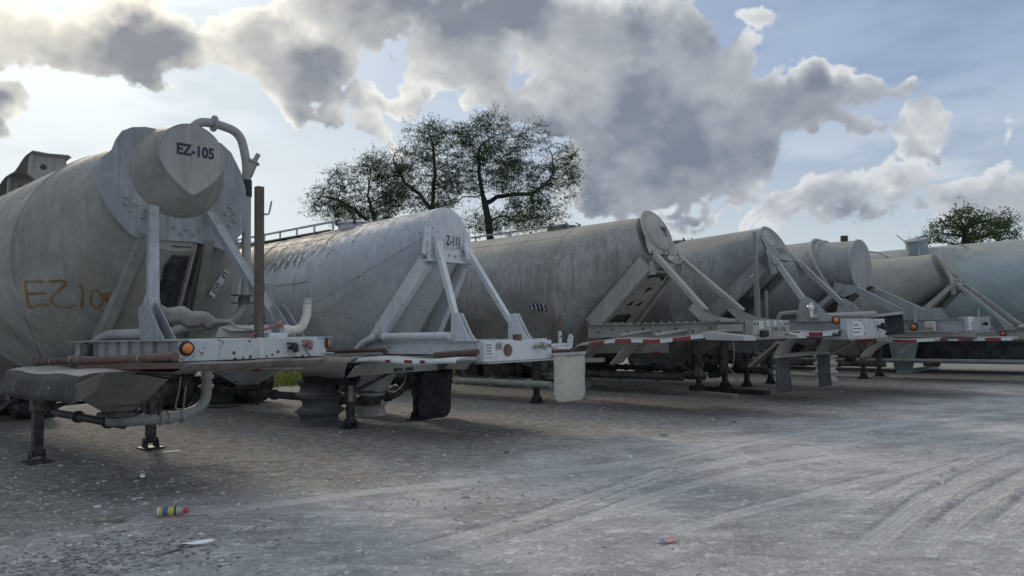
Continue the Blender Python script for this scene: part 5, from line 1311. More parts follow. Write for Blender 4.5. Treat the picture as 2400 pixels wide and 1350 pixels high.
    mb.build('web_bolts', M_LEG, P)['kind'] = 'stuff'
    MB().sheet([[S(.1, -.42)+Vector((-.06, 0, -.02)), S(.1, .42)+Vector((-.06, 0, -.02))], [S(.95, -.5)+Vector((-.06, 0, -.02)), S(.95, .5)+Vector((-.06, 0, -.02))]]).build('recess_shade_sheet', M_DARK, P, solid=.004)  # dark sheet behind the web openings, painted shade of the recess
    rails(P, 1.45, 4.7, .70, 1.36, 1.60, M_C2, bolts=9, flange=.18)
    mb = MB()
    for i in range(14): bolt(mb, (1.75+i*.17, -.72, 1.615), (0, 0, 1), .016, .03)
    mb.build('flange_bolts', M_C2, P)['kind'] = 'stuff'
    bx = MB().box((4.80, 0, 1.475), (.14, 1.46, .31)).build('front_box', M_C2, P, bevel=.006)
    MB().box((4.85, 0, 1.312), (.30, 1.56, .014)).build('coupler_plate', M_C2, P)
    MB().box((3.4, 0, 1.33), (2.6, 1.3, .014)).build('coupler_plate', M_C2, P)
    for y, z, w, h in ((-.43, 1.545, .17, .12), (-.16, 1.57, .10, .09), (.12, 1.57, .09, .09), (.36, 1.60, .10, .04), (-.60, 1.54, .03, .06)): sticker(bx, (4.874, y, z), (0, 1, 0), (0, 0, 1), w, h, 2)
    MB().box((4.90, -.36, 1.40), (.06, .24, .11)).build('plug_socket', M_RUB, bx, bevel=.015)
    gladhand(bx, (4.87, .05, 1.475), M_C2, 1.0); gladhand(bx, (4.87, .38, 1.475), M_C2, 1.0)
    mb = MB()
    for y in (-.66, -.55, .56, .66):
        for z in (1.37, 1.56): bolt(mb, (4.87, y, z), (1, 0, 0), .015, .012)
    mb.build('box_bolts', M_DARK, bx)['kind'] = 'stuff'
    MB().box((4.5, -.80, 1.50), (.42, .10, .12)).build('side_block', M_C2, P, bevel=.006); MB().box((4.45, -.78, 1.63), (.22, .12, .06)).build('terminal_box', M_PIPE, P, bevel=.01)
    # fenders with tape, arms
    for s in (-1, 1): flat_fender(P, 1.75, 4.35, 1.285, .76, 1.24, M_C2, s, lift=.10, wave=.022, curl=70, tape=8 if s < 0 else 0)
    MB().prism([(4.22, 1.40), (4.36, 1.44), (4.95, 1.37), (4.98, 1.29), (4.30, 1.31)], (0, -1.05, 0), (1, 0, 0), (0, 0, 1), .42).build('fender_nose', M_ALU, P, bevel=.01)
    MB().prism([(4.22, 1.40), (4.36, 1.44), (4.95, 1.37), (4.98, 1.29), (4.30, 1.31)], (0, 1.05, 0), (1, 0, 0), (0, 0, 1), .42).build('fender_nose', M_ALU, P, bevel=.01)
    for a in (2.9, 3.65, 4.55): arm(P, (a, -.74, 1.48), (a-.42, -1.12, 1.40), M_C2, .032)
    for a in (1.9, 2.7): MB().beam((a, -1.0, 1.28), (a-.45, -.95, .88), .36, .03).build('fender_stay', M_C2, P)
    MB().beam((1.1, -1.12, .92), (2.1, -1.12, .95), .05, .08).build('stay_rail', M_C2, P)
    for s in (-1, 1): landing_leg(P, s*.66, 1.32, M_DARK, M_DARK, split=.45)
    MB().tube(bend([(.1, -.75, 1.2), (.12, -.95, .9), (.12, -.82, .55), (.12, -.45, .55), (.12, -.35, .85), (.1, -.5, 1.2)], .2), .012, 8).build('air_hose', M_RUB, P, smooth=50)
    v_braces(P, .66, M_LEG, ztop=1.0, f=.45)
    hopper_outlet(P, -.15, .66, M_C2); hopper_outlet(P, -4.4, .62, M_C2); product_pipe(P, -.1, -7.0, -.35, .42, M_LEG)
    product_pipe(P, .6, -3.8, -.9, .42, M_C2, .07)
    top_rail(P, .62, -5.0, -.25, 3.76, M_C, 5, .022); manhole(P, .25, 3.66, M_C, .05, .32); manhole(P, -4.4, 3.66, M_C, .05, .32)
    rear_end(P, M_C2, 2.44, 1.24, -8.4)
    # 2315 decal on the near side
    for i, ch in enumerate('2315'):
        h, nn = surf(T, (.36+i*.105, -4, 2.01-.012*i), (0, 1, 0))
        if h:
            f1 = Vector((1, 0, 0)); f1 = (f1-nn*f1.dot(nn)).normalized(); f2 = nn.cross(f1)
            d = sticker(T, h+nn*.004, f1, f2, .098, .15, 0, M_INK, 'number_tile'); put_text(ch, .175, d, h+nn*.008, f1, f2, M_STICK, bold=.008, squeeze=.72)
    # far side web marker '7'
    return P
trailer_c()

# ================================================================== trailer D : EZ121
def trailer_d():
    P = thing('tank_trailer', 'grey hopper tank trailer with EZ121 on its tilted nose plate, fourth from the left', 'tank trailer', (4.6, 17.4, 0), yaw(46), 'dry bulk tank trailers parked side by side')
    T = tank(P, M_D, (1.64, 3.26, .48, 26), (-.35, 2.32, 1.18), (-7.2, -8.8, 2.8, .6), [(-1.2, .62), (-5.4, .62)])
    pl, o, e1, e2, n = wide_plate(P, 1.67, 3.27, .50, 26, .36, .64, M_D, bump_r=.0001, dome=.0)
    MB().lathe([(.20, 0), (.20, .006), (.19, .012), (.005, .014)], 40, o+e1*-.16+e2*.18+n*.01, n).build('round_cover', M_D2, pl, smooth=30)
    put_text('EZ121', .17, pl, o+e1*.14-e2*.14+n*.013, e1, e2, M_INK, bold=.002, squeeze=.8)
    for s in (-1, 1):
        st = MB().beam((1.92, s*.55, 2.92), (2.70, s*.90, 1.98), .10, .10, w2=.11).build('front_strut', M_D2, P, bevel=.004)
        MB().beam((1.90, s*.55, 2.98), (2.0, s*.60, 2.80), .22, .03).build('strut_cap', M_D2, st, bevel=.004)
        for q in (-.05, .05): MB().prism([(-.24, 0), (.50, 0), (.46, .05), (.10, .42), (-.04, .50), (-.13, .42)], (2.75, s*.92+q, 1.60), (1, 0, 0), (0, 0, 1), .014).build('strut_foot', M_D2, st)
        MB().beam((1.60, s*.50, 2.82), (.18, s*.64, 1.60), .12, .34, side=(0, 1, 0)).build('slope_beam', M_D, P)
        MB().prism([(-.06, .10), (.06, .12), (.16, -.22), (.02, -.26)], (1.86, s*.64, 2.86), (1, 0, 0), (0, 0, 1), .03).build('side_bracket', M_D2, P)
    for k in range(5): MB().beam((1.50-.29*k, -.595, 2.68-.25*k), (1.38-.29*k, -.61, 2.575-.25*k), .03, .006, side=(0, 0, 1)).build('reflective_tape', M_STICK, P)
    MB().sheet([[(1.60, -.30, 2.75), (1.60, .30, 2.75)], [(.42, -.5, 1.62), (.42, .5, 1.62)]]).build('recess_shade_sheet', M_DARK, P, solid=.004)  # shade between the slope beams, added as a dark sheet
    po = MB().box((1.68, -.92, 2.58), (.07, .07, 1.86)).build('tall_post', M_D, P, bevel=.004); MB().box((1.68, -.92, 2.0), (.09, .09, .7)).build('post_sleeve', M_D, po)
    rails(P, .2, 3.4, .86, 1.42, 1.63, M_D2, flange=.16)
    bx = MB().box((3.45, 0, 1.46), (.14, 1.90, .36)).build('front_box', M_AW, P, bevel=.006)
    MB().box((3.30, 0, 1.272), (.5, 2.0, .05)).build('coupler_plate', M_ALU, P, bevel=.004); MB().box((2.2, 0, 1.26), (2.0, 1.7, .03)).build('coupler_plate', M_LEG, P)
    sticker(bx, (3.524, -.48, 1.45), (0, 1, 0), (0, 0, 1), .55, .28, 3); sticker(bx, (3.528, -.20, 1.57), (0, 1, 0), (0, 0, 1), .14, .08, 1, M_PVC)
    gladhand(bx, (3.52, .55, 1.48), M_DARK, 1.6)
    for s in (-1, 1):
        f = flat_fender(P, 2.35, 3.45, 1.40, .90, 1.24, M_D2, s, wave=.01, curl=None, tape=4 if s < 0 else 0, tz=.08)
        rows = [[(2.80-.62*math.sin(R_(q)), s*.62, .88+.46*math.cos(R_(q))), (2.80-.62*math.sin(R_(q)), s*1.26, .88+.46*math.cos(R_(q)))] for q in range(0, 91, 8)]
        MB().sheet(rows).build('quarter_fender', M_C2, P, smooth=50, solid=.007)
        mud_flap(P, 2.18, s*.96, .90, .62, .70, M_FLAPG, round_=.01, sway=-.04)
    light(P, (3.32, -1.0, 1.62), (.5, -.85, 0), r=.055)
    for k in range(2): MB().beam((2.2, -1.0+k*1.9, 1.2), (1.5, -.9+k*1.7, .7), .30, .05).build('fender_stay', M_C2, P)
    MB().box((2.2, 0, .93), (.06, 2.0, .08)).build('fender_crossbar', M_C2, P)
    # pipes over the frame
    ap = MB().tube([(3.05, -.98, 1.70), (4.0, -.55, 1.74)], .05, 16).build('hose_tube', M_PIPE, P, smooth=50) if False else MB().tube([(2.86, -1.12, 1.70), (3.55, .35, 1.74)], .055, 16).build('hose_tube', M_PIPE, P, smooth=50)
    cm = MB().lathe([(.055, -.16), (.06, -.02), (.075, 0), (.075, .05), (.05, .09), (.05, .13)], 20, (2.88, -1.10, 1.84), (0, -.05, 1)).build('camlock_cap', M_CAN, ap, smooth=30)
    MB().tube(bend([(1.9, -.5, 1.62), (1.95, -.5, 1.78), (2.2, -.3, 1.80), (2.4, .0, 1.80)], .1), .05, 14).build('elbow_pipe', M_PIPE, P, smooth=50)
    MB().tube([(1.5, -.2, 2.3), (1.5, -.2, 1.6)], .045, 12).build('riser_pipe', M_D, P, smooth=50)
    for s in (-1, 1): landing_leg(P, s*.56, 1.28, M_LEG, M_DARK, split=.42, bottom=.10)
    v_braces(P, .56, M_LEG, ztop=.92)
    for s in (-1, 1): MB().beam((-.1, s*.6, .5), (-1.0, s*.7, 1.0), .05, .04).build('leg_stay', M_LEG, P)
    MB().tube(bend([(.2, .62, 1.3), (.25, .60, .95), (.22, .58, .62), (.2, .42, .56), (.22, .52, .48), (.26, .66, .40), (.27, .68, .14)], .1), .014, 8).build('white_air_hose', M_PVC, P, smooth=50)
    hopper_outlet(P, -1.2, .66, M_LEG); hopper_outlet(P, -5.4, .62, M_LEG)
    product_pipe(P, .0, -6.8, -.3, .40, M_LEG); product_pipe(P, -.2, -3.6, -.9, .40, M_LEG, .07)
    MB().tube(bend([(-.2, .2, .40), (.1, .25, .42), (.15, .25, 1.1)], .2), .07, 14).build('riser_elbow', M_LEG, P, smooth=50)
    top_rail(P, -1.2, -6.0, -.25, 3.60, M_D, 5); manhole(P, -.75, 3.50, M_D, 0, .30); manhole(P, -5.4, 3.50, M_D, 0, .3)
    sk = MB().channel((-3.6, -1.10, 1.06), (-.4, -1.10, 1.10), .26, .06, side=(0, 0, 1), flip=-1).build('side_skirt', M_C2, P)
    for a, m_ in ((-2.9, M_TR), (-1.75, M_TW), (-1.55, M_TR), (-.75, M_TR)): MB().box((a, -1.135, .965), (.20, .006, .05)).build('reflective_tape', m_, sk)
    rear_end(P, M_D, 2.32, 1.18, -8.7)
    return P
trailer_d()

# ================================================================== trailer E
def trailer_e():
    P = thing('tank_trailer', 'grey hopper tank trailer with a plain flat round nose and two pinned round-eyed struts', 'tank trailer', (6.37, 19.5, 0), yaw(47), 'dry bulk tank trailers parked side by side')
    T = tank(P, M_E, (2.0, 2.86, .74, 8), (.2, 2.36, 1.16), (-7.2, -8.8, 2.8, .6), [(-.6, .62), (-4.9, .62)])
    sn = MB(); sn.v = circ(2.0, 2.88, .66, 64, 8)+circ(2.68, 2.93, .58, 64, 0); sn.build('snout', M_E, P, smooth=14, hull=True)
    MB().lathe([(.60, -.03), (.61, 0), (.60, .03), (.50, .045), (.01, .05)], 56, (2.69, 0, 2.93), (1, 0, .0)).build('nose_cap', M_E, P, smooth=35)
    MB().tube([(2.04-.34*math.sin(R_(q)), .84*math.cos(R_(q)), 2.86+.76*math.sin(R_(q))) for q in range(-60, 241, 6)], .042, 10).build('ring_flange', M_E, P, smooth=50)
    for s in (-1, 1):
        st = MB().beam((2.78, s*.52, 2.34), (3.92, s*.72, 1.72), .10, .16).build('front_strut', M_E, P, bevel=.006)
        for c_ in ((2.78, s*.52, 2.34), (3.92, s*.72, 1.72)):
            e = MB().lathe([(.08, -.05), (.08, .05)], 24, c_, (0, 1, 0)).build('strut_eye', M_E, st, smooth=30)
            MB().lathe([(.04, -.065), (.04, .065)], 16, c_, (0, 1, 0)).build('strut_pin', M_C2, e, smooth=30)
        for q in (-.065, .065): MB().prism([(-.12, 0), (.34, 0), (.20, .26), (-.08, .26)], (3.95, s*.72+q, 1.62), (1, 0, 0), (0, 0, 1), .012).build('strut_foot', M_E, st)
        MB().channel((2.50, s*.50, 2.40), (1.50, s*.66, 1.58), .26, .12, side=(0, 1, 0), flip=1).build('slope_beam', M_E, P)
        MB().prism([(-.22, .18), (.30, .02), (.26, -.10), (-.02, -.20), (-.26, .0)], (2.55, s*.60, 2.36), (1, 0, 0), (0, 0, 1), .03).build('side_bracket', M_E, P)
        MB().box((2.72, s*.45, 2.44), (.20, .26, .03)).build('bracket_lip', M_E, P)
    MB().sheet([[(2.40, -.40, 2.36), (2.40, .40, 2.36)], [(1.55, -.5, 1.6), (1.55, .5, 1.6)]]).build('recess_shade_sheet', M_DARK, P, solid=.004)  # dark sheet added for the shaded hollow under the snout
    rails(P, 1.2, 5.0, .80, 1.36, 1.60, M_E, flange=.16)
    bx = MB().box((5.0, .0, 1.50), (.14, 1.62, .30)).build('front_box', M_E, P, bevel=.006)
    sticker(bx, (5.074, -.52, 1.60), (0, 1, 0), (0, 0, 1), .36, .10, 1); sticker(bx, (5.074, -.58, 1.46), (0, 1, 0), (0, 0, 1), .18, .16, 2); gladhand(bx, (5.07, .3, 1.5), M_DARK, 1.)
    MB().box((5.0, 0, 1.335), (.3, 1.7, .02)).build('coupler_plate', M_E, P); MB().box((3.4, 0, 1.34), (3.0, 1.5, .02)).build('coupler_plate', M_E, P)
    MB().box((4.15, -.90, 1.72), (.06, .05, .34)).build('rail_post', M_E, P); bt = MB().box((4.45, -.95, 1.46), (.20, .12, .22)).build('bottle_holder', M_FLAPW, P, bevel=.03); MB().box((4.45, -1.013, 1.42), (.12, .006, .05)).build('red_label', M_REDP, bt)
    light(P, (4.10, -.87, 1.46), (0, -1, 0), r=.06)
    for s in (-1, 1):
        f = flat_fender(P, 2.9, 4.7, 1.20, .86, 1.24, M_E, s, wave=.01, tape=4 if s < 0 else 0, tz=.05)
        rows = [[(3.9-.85*math.sin(R_(q)), s*.62, .62+.58*math.cos(R_(q))), (3.9-.85*math.sin(R_(q)), s*1.26, .62+.58*math.cos(R_(q)))] for q in range(0, 75, 6)]
        MB().sheet(rows).build('quarter_fender', M_FLAPW if s < 0 else M_E, P, smooth=50, solid=.010)
    fl = MB().beam((3.42, -1.35, 1.48), (4.05, -1.30, 1.54), .44, .02, side=(0, .2, 1)).build('loose_mud_flap', M_RUB, P); MB().beam((3.42, -1.36, 1.70), (4.05, -1.31, 1.76), .06, .03, side=(0, .2, 1)).build('flap_bar', M_ALU, fl)
    for s in (-1, 1): landing_leg(P, s*.6, 1.34, M_LEG, M_DARK, split=.5); MB().beam((2.2, s*1.0, 1.2), (1.4, s*.9, .75), .30, .05).build('fender_stay', M_E, P)
    v_braces(P, .6, M_DARK, ztop=.95)
    hopper_outlet(P, -.6, .66, M_LEG); hopper_outlet(P, -4.9, .62, M_LEG); product_pipe(P, .5, -6.8, -.3, .40, M_LEG)
    top_rail(P, -.4, -5.0, -.25, 3.58, M_E, 5); manhole(P, .05, 3.50, M_E, 0, .28); MB().box((2.35, .0, 3.58), (.14, .12, .16)).build('vent_block', M_LEG, P, bevel=.01)
    sk = MB().channel((-3.6, -1.10, .98), (.6, -1.10, 1.02), .26, .06, side=(0, 0, 1), flip=-1).build('side_skirt', M_E, P)
    for a in (-1.8, -.2): MB().box((a, -1.135, .92), (.36, .006, .05)).build('reflective_tape', M_TR, sk)
    rear_end(P, M_E, 2.36, 1.16, -8.7)
    return P
trailer_e()

# ================================================================== trailer F
def trailer_f():
    P = thing('tank_trailer', 'taupe hopper tank trailer with a tilted domed nose, directly in front of the teal tank', 'tank trailer', (10.4, 21.8, 0), yaw(46), 'dry bulk tank trailers parked side by side')
    T = tank(P, M_F, (1.95, 2.98, .48, 20), (.2, 2.28, 1.12), (-7.2, -8.8, 2.7, .6), [(-.6, .62), (-4.9, .62)])
    pl, o, e1, e2, n = wide_plate(P, 2.18, 3.08, .46, 20, .56, .50, M_F, bump_r=.37, dome=.06)
    put_text('B10', .15, pl, o+e1*.17-e2*.12+n*.062, e1, e2, M_INK, bold=.003, squeeze=.8)
    mb = MB()
    for y in (-.3, -.1, .12, .42): bolt(mb, o+n*.01+e1*y-e2*.46, n, .016, .02)
    mb.build('plate_bolts', M_DARK, pl)['kind'] = 'stuff'
    for s in (-1, 1):
        st = MB().beam((2.40, s*.38, 2.58), (3.65, s*.62, 1.40), .15, .08).build('front_strut', M_F, P, bevel=.004)
        MB().prism([(-.25, .22), (-.1, .12), (.2, .02), (.35, 0), (-.12, 0)], (3.65, s*.69, 1.34), (1, 0, 0), (0, 0, 1), .014).build('strut_foot', M_F, st)
        MB().channel((2.30, s*.40, 2.50), (1.1, s*.62, 1.32), .26, .12, side=(0, 1, 0), flip=1).build('slope_beam', M_F, P)
        MB().box((2.36, s*.44, 2.42), (.10, .12, .26)).build('corner_post', M_F, P)
    MB().sheet([[(2.22, -.36, 2.44), (2.22, .36, 2.44)], [(1.25, -.5, 1.4), (1.25, .5, 1.4)]]).build('recess_shade_sheet', M_DARK, P, solid=.004)  # hollow behind the struts darkened by a sheet that paints its shade
    rails(P, .8, 4.6, .76, 1.12, 1.33, M_F, flange=.16)
    bx = MB().box((4.6, 0, 1.22), (.14, 1.6, .3)).build('front_box', M_F, P, bevel=.006)
    MB().box((3.0, 0, 1.10), (3.2, 1.5, .02)).build('coupler_plate', M_F, P)
    light(P, (3.52, -.86, 1.24), (0, -1, 0), M_REDL, r=.055)
    MB().box((2.75, -.86, 1.19), (.36, .10, .12)).build('terminal_box', M_PIPE, P, bevel=.02); MB().lathe([(.13, 0), (.15, .04), (.10, .09), (.02, .12)], 20, (3.95, -.78, 1.36)).build('round_cap', M_PIPE, P, smooth=40)
    for s in (-1, 1): flat_fender(P, 1.1, 3.9, 1.15, .84, 1.22, M_F, s, wave=.003, tape=9 if s < 0 else 0, first=1, tz=.07)
    for k, (a, y) in enumerate(((2.75, .1), (2.9, .5))): MB().tube([(a, y, 1.9-.2*k), (a, y, 1.3)], .05, 12).build('riser_pipe', M_G, P, smooth=50)
    MB().lathe([(.10, -.03), (.10, .03)], 18, (2.9, .5, 1.40)).build('riser_flange', M_G, P, smooth=30)
    for s in (-1, 1): landing_leg(P, s*.6, 1.1, M_LEG, M_DARK, split=.45)
    hopper_outlet(P, -.6, .66, M_LEG); hopper_outlet(P, -4.9, .62, M_LEG); product_pipe(P, .5, -6.8, -.3, .40, M_LEG)
    for a, z in ((-.5, 3.40), (-4.6, 3.40)): manhole(P, a, z, M_F, 0, .28)
    gr = MB().tube(bend([(-1.3, -.1, 3.38), (-1.3, -.1, 3.60), (-.4, -.1, 3.60), (-.1, -.1, 3.38)], .2), .018, 8).build('grab_rail', M_LEG, P, smooth=50)
    rear_end(P, M_F, 2.28, 1.12, -8.6)
    return P
trailer_f()

# ================================================================== big teal tank beyond
def tank_g():
    P = thing('storage_tank', 'huge teal grey cylinder tank at the right edge, behind all the hopper trailers', 'storage tank', (13.3, 24.6, 0), yaw(46))
    R = 1.72; zc = 2.30
    s = MB(); prof = [(.4, -7.55), (1.0, -7.45), (1.5, -7.2), (R, -6.8), (R, 7.0), (1.5, 7.4), (.4, 7.7)]
    sh = s.lathe(prof, 96, (0, 0, zc), (1, 0, 0)).build('shell', M_G, P, smooth=25)
    for a in (-4.2, -1.4, 1.4, 4.2): MB().tube([(a, (R+.001)*math.cos(R_(q)), zc+(R+.001)*math.sin(R_(q))) for q in range(-60, 241, 5)], .006, 6).build('weld_seam', M_G, sh, smooth=60)
    m = MB().lathe([(.32, -.12), (.32, .30), (.36, .30), (.36, .34), (.30, .35), (.01, .36)], 32, (.35, -.75, zc+1.60), (0, -.25, 1)).build('manway', M_G, P, smooth=30)
    for q in (-.35, .4): MB().tube([(.35+q, -.85, zc+1.92), (.35+q*1.6, -.88, zc+2.12)], .014, 6).build('lid_arm', M_LEG, m)
    MB().tube(bend([(.55, -1.15, zc+1.35), (.42, -1.05, zc+2.0), (1.15, -.85, zc+2.02), (1.85, -.95, zc+1.48)], .25, 8), .025, 10).build('guard_hoop', M_G, P, smooth=50)
    MB().tube(bend([(-2.1, -.85, zc+1.5), (-1.9, -.85, zc+1.66), (-.9, -.9, zc+1.66), (-.4, -1.0, zc+1.40)], .25, 8), .022, 10).build('guard_hoop', M_G, P, smooth=50)
    for a in (-4.6, .0, 5.5):
        for s_ in (-1, 1): MB().prism([(-.50, 1.40), (.55, 1.40), (.22, .08), (-.28, .08)], (a, s_*1.35, 0), (1, 0, 0), (0, 0, 1), .10).build('saddle_leg', M_G, P, bevel=.01)
        MB().box((a-.03, 0, .04), (.3, 3.1, .08)).build('skid_foot', M_G, P)
    MB().tube([(-6.5, -1.5, .38), (7.2, -1.5, .40)], .07, 14).build('lower_pipe', M_PIPE, P, smooth=50)
    MB().box((0, 0, .78), (13.5, 2.2, .86)).build('belly_shade_box', M_DARK, P, bevel=.05)  # dark box added as the shadow under the tank's belly
    return P
tank_g()

# ================================================================== loose things on the ground
def rim(x, y, z, m, label, group, r=.34, tilt=0., first=[None]):
    o = MB().lathe([(r, 0), (r+.012, .012), (r, .03), (r*.90, .042), (r*.82, .08), (r*.80, .14), (r*.90, .185), (r, .20), (r+.012, .218), (r, .23), (r*.90, .225), (r*.77, .15), (r*.78, .08), (r*.90, .01)], 56, (0, 0, 0), (0, 0, 1), close=True)
    t = thing('wheel_rim', label, 'wheel rim', (x, y, z), random.uniform(0, 6), group); t.rotation_euler[0] = tilt
    b = o.build('barrel', m, t, smooth=35)
    d = MB().lathe([(r*.78, .13), (r*.68, .16), (r*.45, .15), (r*.40, .12), (r*.40, .11), (r*.68, .14), (r*.78, .11)], 40, (0, 0, 0), (0, 0, 1), close=True).build('disc', m, t, smooth=35)
    return t
GR = 'wheel rims stacked under the white trailer'
def G(x, y): return ground_z(x, y)
for k, (dx, dy, sc) in enumerate(((0, 0, 1.08), (.02, .01, 1.04), (-.03, .02, 1.0))):
    t = rim(-3.26+dx, 12.60+dy, G(-3.26, 12.6)-.01+.252*k, M_RIM, ['bottom grey wheel rim of the dark stack, resting on the ground', 'middle grey wheel rim of the dark stack near the white trailer', 'topmost grey wheel rim of the dark stack, touching the rolled flap'][k], GR, .36)
    t.scale = (sc, sc, 1.1)
for k in range(3):
    t = rim(-2.72+.06*k, 14.10, G(-2.7, 14.1)-.01+.252*k, M_RIMW, ['white wheel rim flat on the ground under the hopper outlet', 'white wheel rim in the middle of the white stack under the hopper', 'highest white wheel rim of the stack behind the discharge elbow'][k], GR, .33 if k == 0 else .28)
    t.scale = (1.1, 1.1, 1.1)
for k in range(3):
    rim(8.7, 20.9, G(8.7, 20.9)-.01+.232*k, M_RIMW, ['rusty white wheel rim at the foot of the far stack, right of the hanging flaps', 'middle rim of the far rusty white stack', 'top rim of the far rusty white stack, under the skirt'][k], 'wheel rims stacked behind the hanging mud flaps', .31)
for k in range(2):
    rim(1.82, 20.2, G(1.8, 20.2)-.01+.232*k, M_RIMW, ['lower pale rim just right of the hanging white flap', 'upper pale rim just right of the hanging white flap'][k], 'pale rims behind the white mud flap', .29)
# black bucket under the rear hopper of the white trailer
t = thing('bucket', 'black bucket standing under the rear hopper of the white trailer', 'bucket', (-5.95, 17.1, G(-5.95, 17.1)))
MB().lathe([(.23, 0), (.33, .42), (.345, .42), (.345, .45), (.32, .45), (.31, .40), (.21, .03)], 32, (0, 0, 0), (0, 0, 1)).build('pail', M_RUB, t, smooth=30)
MB().tube(arc((0, 0, .42), .34, 0, 180, 14, (1, 0, 0), (0, .35, .25)), .01, 6).build('handle', M_LEG, t)
def chunk(x, y, s, label, m, seed):
    rg = np.random.default_rng(seed); mb = MB(); q = rg.normal(0, 1, (22, 3)); q /= np.linalg.norm(q, axis=1)[:, None]
    mb.v = [tuple(v) for v in q*np.array(s)*rg.uniform(.8, 1.1, (22, 1))+[0, 0, s[2]*.8]]
    o = mb.build('rock', m, None, hull=True, bevel=.01); o.location = (x, y, G(x, y)-.01); tag(o, label, 'rock')
chunk(-3.05, 14.75, (.36, .2, .13), 'pale concrete lump lying behind the landing leg of the white trailer', M_CONC, 1)
chunk(-.46, 6.93, (.05, .035, .022), 'small pale stone alone in the yard left of the wheel tracks', M_CONC, 2)
chunk(-3.1, 5.93, (.055, .04, .03), 'grey stone at the edge of the dried mud flakes', M_CONC, 3)
# crumpled tarp and coiled hoses between the first two trailers
n_ = 26; rows = []
for i in range(n_):
    r = []
    for j in range(n_):
        u, v = i/(n_-1)*2-1, j/(n_-1)*2-1; e = max(0, 1-(u*u+v*v)); z = .42*e**.7*(.6+.8*float(vnoise(np.array([u*3+5.]), np.array([v*3+2.]), 4)[0]))
        r.append((-6.9+u*.75, 17.6+v*.5, z+.01))
    rows.append(r)
o = MB().sheet(rows).build('tarp_heap', M_TARP, None, smooth=25); tag(o, 'crumpled dusty grey tarp heaped on the ground behind the nearest trailer', 'tarp')
for k in range(2):
    o = MB().tube([(-6.4+(.7+.1*k)*math.cos(q/6), 16.4+(.5+.08*k)*math.sin(q/6)+.05*math.sin(q), .03) for q in range(0, 30+4*k)], .022, 8).build('ground_hose', M_LEG, None, smooth=50)
    tag(o, ['dark hose coiled on the ground by the tarp', 'outer dark hose looped around the coil by the tarp'][k], 'hose', 'hoses lying by the tarp')
# timbers under the landing gear of the fourth trailer
for (a, b, m, w, lab) in (((3.55, 18.0), (4.72, 16.02), M_WOOD, .20, 'pale weathered timber lying under the left landing leg of the fourth trailer'), ((4.45, 18.7), (5.62, 16.72), M_WOODD, .24, 'dark oily timber under the right landing leg of the fourth trailer')):
    o = MB().beam((*a, .045), (*b, .045), .20 if w < .21 else .24, .10, side=(1, .5, 0)).build('timber', m, None, bevel=.012); tag(o, lab, 'timber', 'timbers under the landing gear')
# sports drink bottle
t = thing('drink_bottle', 'clear plastic bottle with a yellow and blue label and red cap, lying on its side', 'bottle', (-2.92, 6.42, G(-2.92, 6.42)+.040), R_(12)+0)
ax = (1, 0, 0)
MB().lathe([(.004, -.115), (.030, -.118), (.040, -.105), (.041, -.02), (.041, .05), (.036, .075), (.020, .095), (.018, .10)], 28, (0, 0, 0), ax).build('body', M_WINDSH, t, smooth=40)
for (x0, x1, m) in ((-.10, -.088, M_STICK), (-.088, -.06, M_YEL), (-.06, -.018, M_BLU), (-.018, .03, M_YEL), (.03, .045, M_INK)):
    MB().lathe([(.0418, x0), (.0418, x1)], 28, (0, 0, 0), ax).build('label_band', m, t, smooth=40)
MB().lathe([(.021, .098), (.023, .10), (.023, .125), (.019, .135), (.002, .137)], 24, (0, 0, 0), ax).build('cap', M_RED, t, smooth=30)
o = MB().tube([(-3.0, 6.34, .012), (-2.75, 6.35, .010), (-2.58, 6.37, .014)], .006, 6).build('twig', M_REDP, None); tag(o, 'thin reddish stick under the drink bottle', 'stick')
t = thing('drink_can', 'shiny aluminium can end facing the camera beyond the bottle', 'can', (-4.04, 8.2, G(-4.04, 8.2)+.035))
MB().lathe([(.025, -.075), (.034, -.062), (.034, .05), (.028, .062), (.029, .066), (.026, .062), (.005, .058)], 28, (0, 0, 0), (.42, -.9, .05)).build('can_body', M_CAN, t, smooth=40)
MB().lathe([(.009, 0), (.009, .004)], 12, (.028, -.060, .008), (.42, -.9, .05)).build('pull_tab', M_PAPER, t)
rows = [[(-2.20-.20*q+.02*math.sin(q*5), 5.58-.14*q, G(-2.2, 5.5)+.016+.02*math.sin(q*4.2)), (-2.245-.20*q, 5.49-.14*q-.012*math.sin(q*6), G(-2.2, 5.5)+.014+.004*k)] for k, q in enumerate([i/10 for i in range(11)])]
o = MB().sheet(rows).build('paper_strip', M_PAPER, None, smooth=30, solid=.001); tag(o, 'white twisted strip of paper in the left foreground', 'paper')
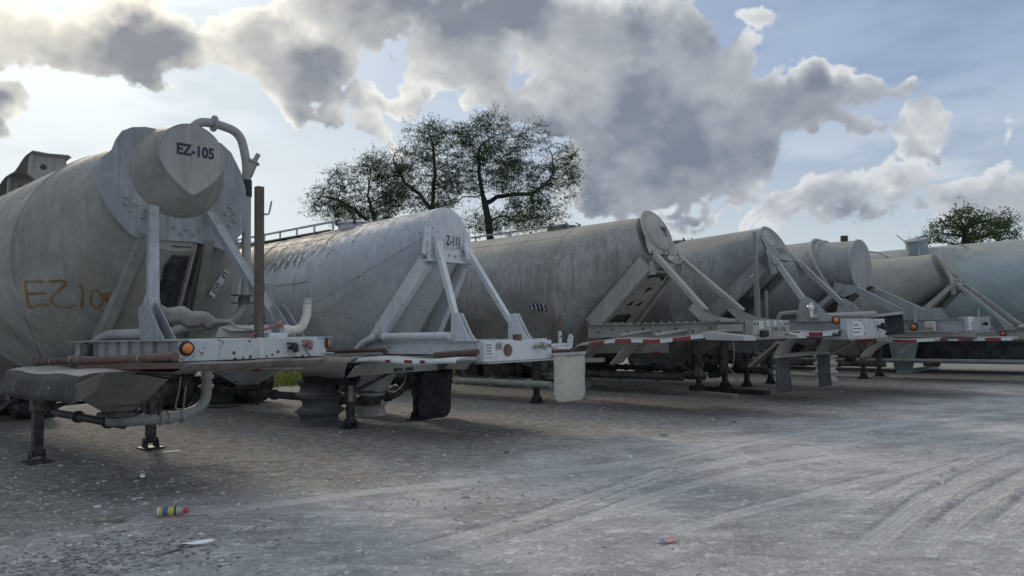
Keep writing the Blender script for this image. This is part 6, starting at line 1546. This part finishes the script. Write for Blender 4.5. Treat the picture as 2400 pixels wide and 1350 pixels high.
rows = [[(-2.39-.10*q, 5.41-.13*q, G(-2.4, 5.35)+.014), (-2.36-.10*q, 5.35-.10*q, G(-2.4, 5.35)+.018+.012*math.sin(q*5))] for q in [i/6 for i in range(7)]]
o = MB().sheet(rows).build('paper_scrap', M_TARP, None, smooth=30, solid=.001); tag(o, 'grey scrap of paper torn off the white strip, left of it', 'paper')
t = thing('wrapper', 'small torn red and blue wrapper on the open yard', 'wrapper', (1.05, 5.36, G(1.05, 5.36)+.012), .3)
MB().sheet([[(.0, -.03, 0), (.0, .03, .012)], [(.05, -.035, .01), (.05, .025, .018)], [(.085, -.03, .004), (.08, .03, .008)]]).build('red_half', plain('faded_red_foil', (.50, .25, .25), .6), t, solid=.001)
MB().sheet([[(.0, -.03, 0), (.0, .03, .012)], [(-.04, -.02, .010), (-.045, .02, .006)], [(-.06, -.01, .002), (-.055, .012, .002)]]).build('blue_half', plain('faded_blue_foil', (.20, .22, .38), .6), t, solid=.001)
rows = [[(-3.42+.05*i, 6.10+.03*i+.03*math.sin(i), .02+.012*(i % 2)), (-3.40+.05*i, 6.17+.03*i, .03)] for i in range(5)]
o = MB().sheet(rows).build('dead_leaf', M_LEAFD, None, smooth=40, solid=.001); o.location.z = G(-3.3, 6.15)-.008; tag(o, 'brown curled dead leaf in the left foreground', 'leaf')
o = MB().beam((-4.62, 9.93, G(-4.6, 9.9)+.01), (-4.44, 10.0, G(-4.6, 9.9)+.012), .035, .008, side=(1, .3, 0)).build('pale_splinter', M_PAPER, None); tag(o, 'pale splinter on the gravel right of the nearest landing leg', 'splinter')
for k, (x, y) in enumerate(((2.1, 10.6), (-.1, 9.4), (3.5, 12.0))):
    mb = MB(); q = np.random.default_rng(40+k).normal(0, 1, (12, 3)); q /= np.linalg.norm(q, axis=1)[:, None]; mb.v = [tuple(v) for v in q*[.06, .035, .02]+[0, 0, .015]]
    o = mb.build('dark_clod', M_MUD, None, hull=True); o.location = (x, y, G(x, y)); o.rotation_euler[2] = k
    tag(o, ['dark clod on the open yard ahead of the white flap', 'dark clod in the shade near the wheel tracks', 'dark clod farthest to the right near the timbers'][k], 'clod')
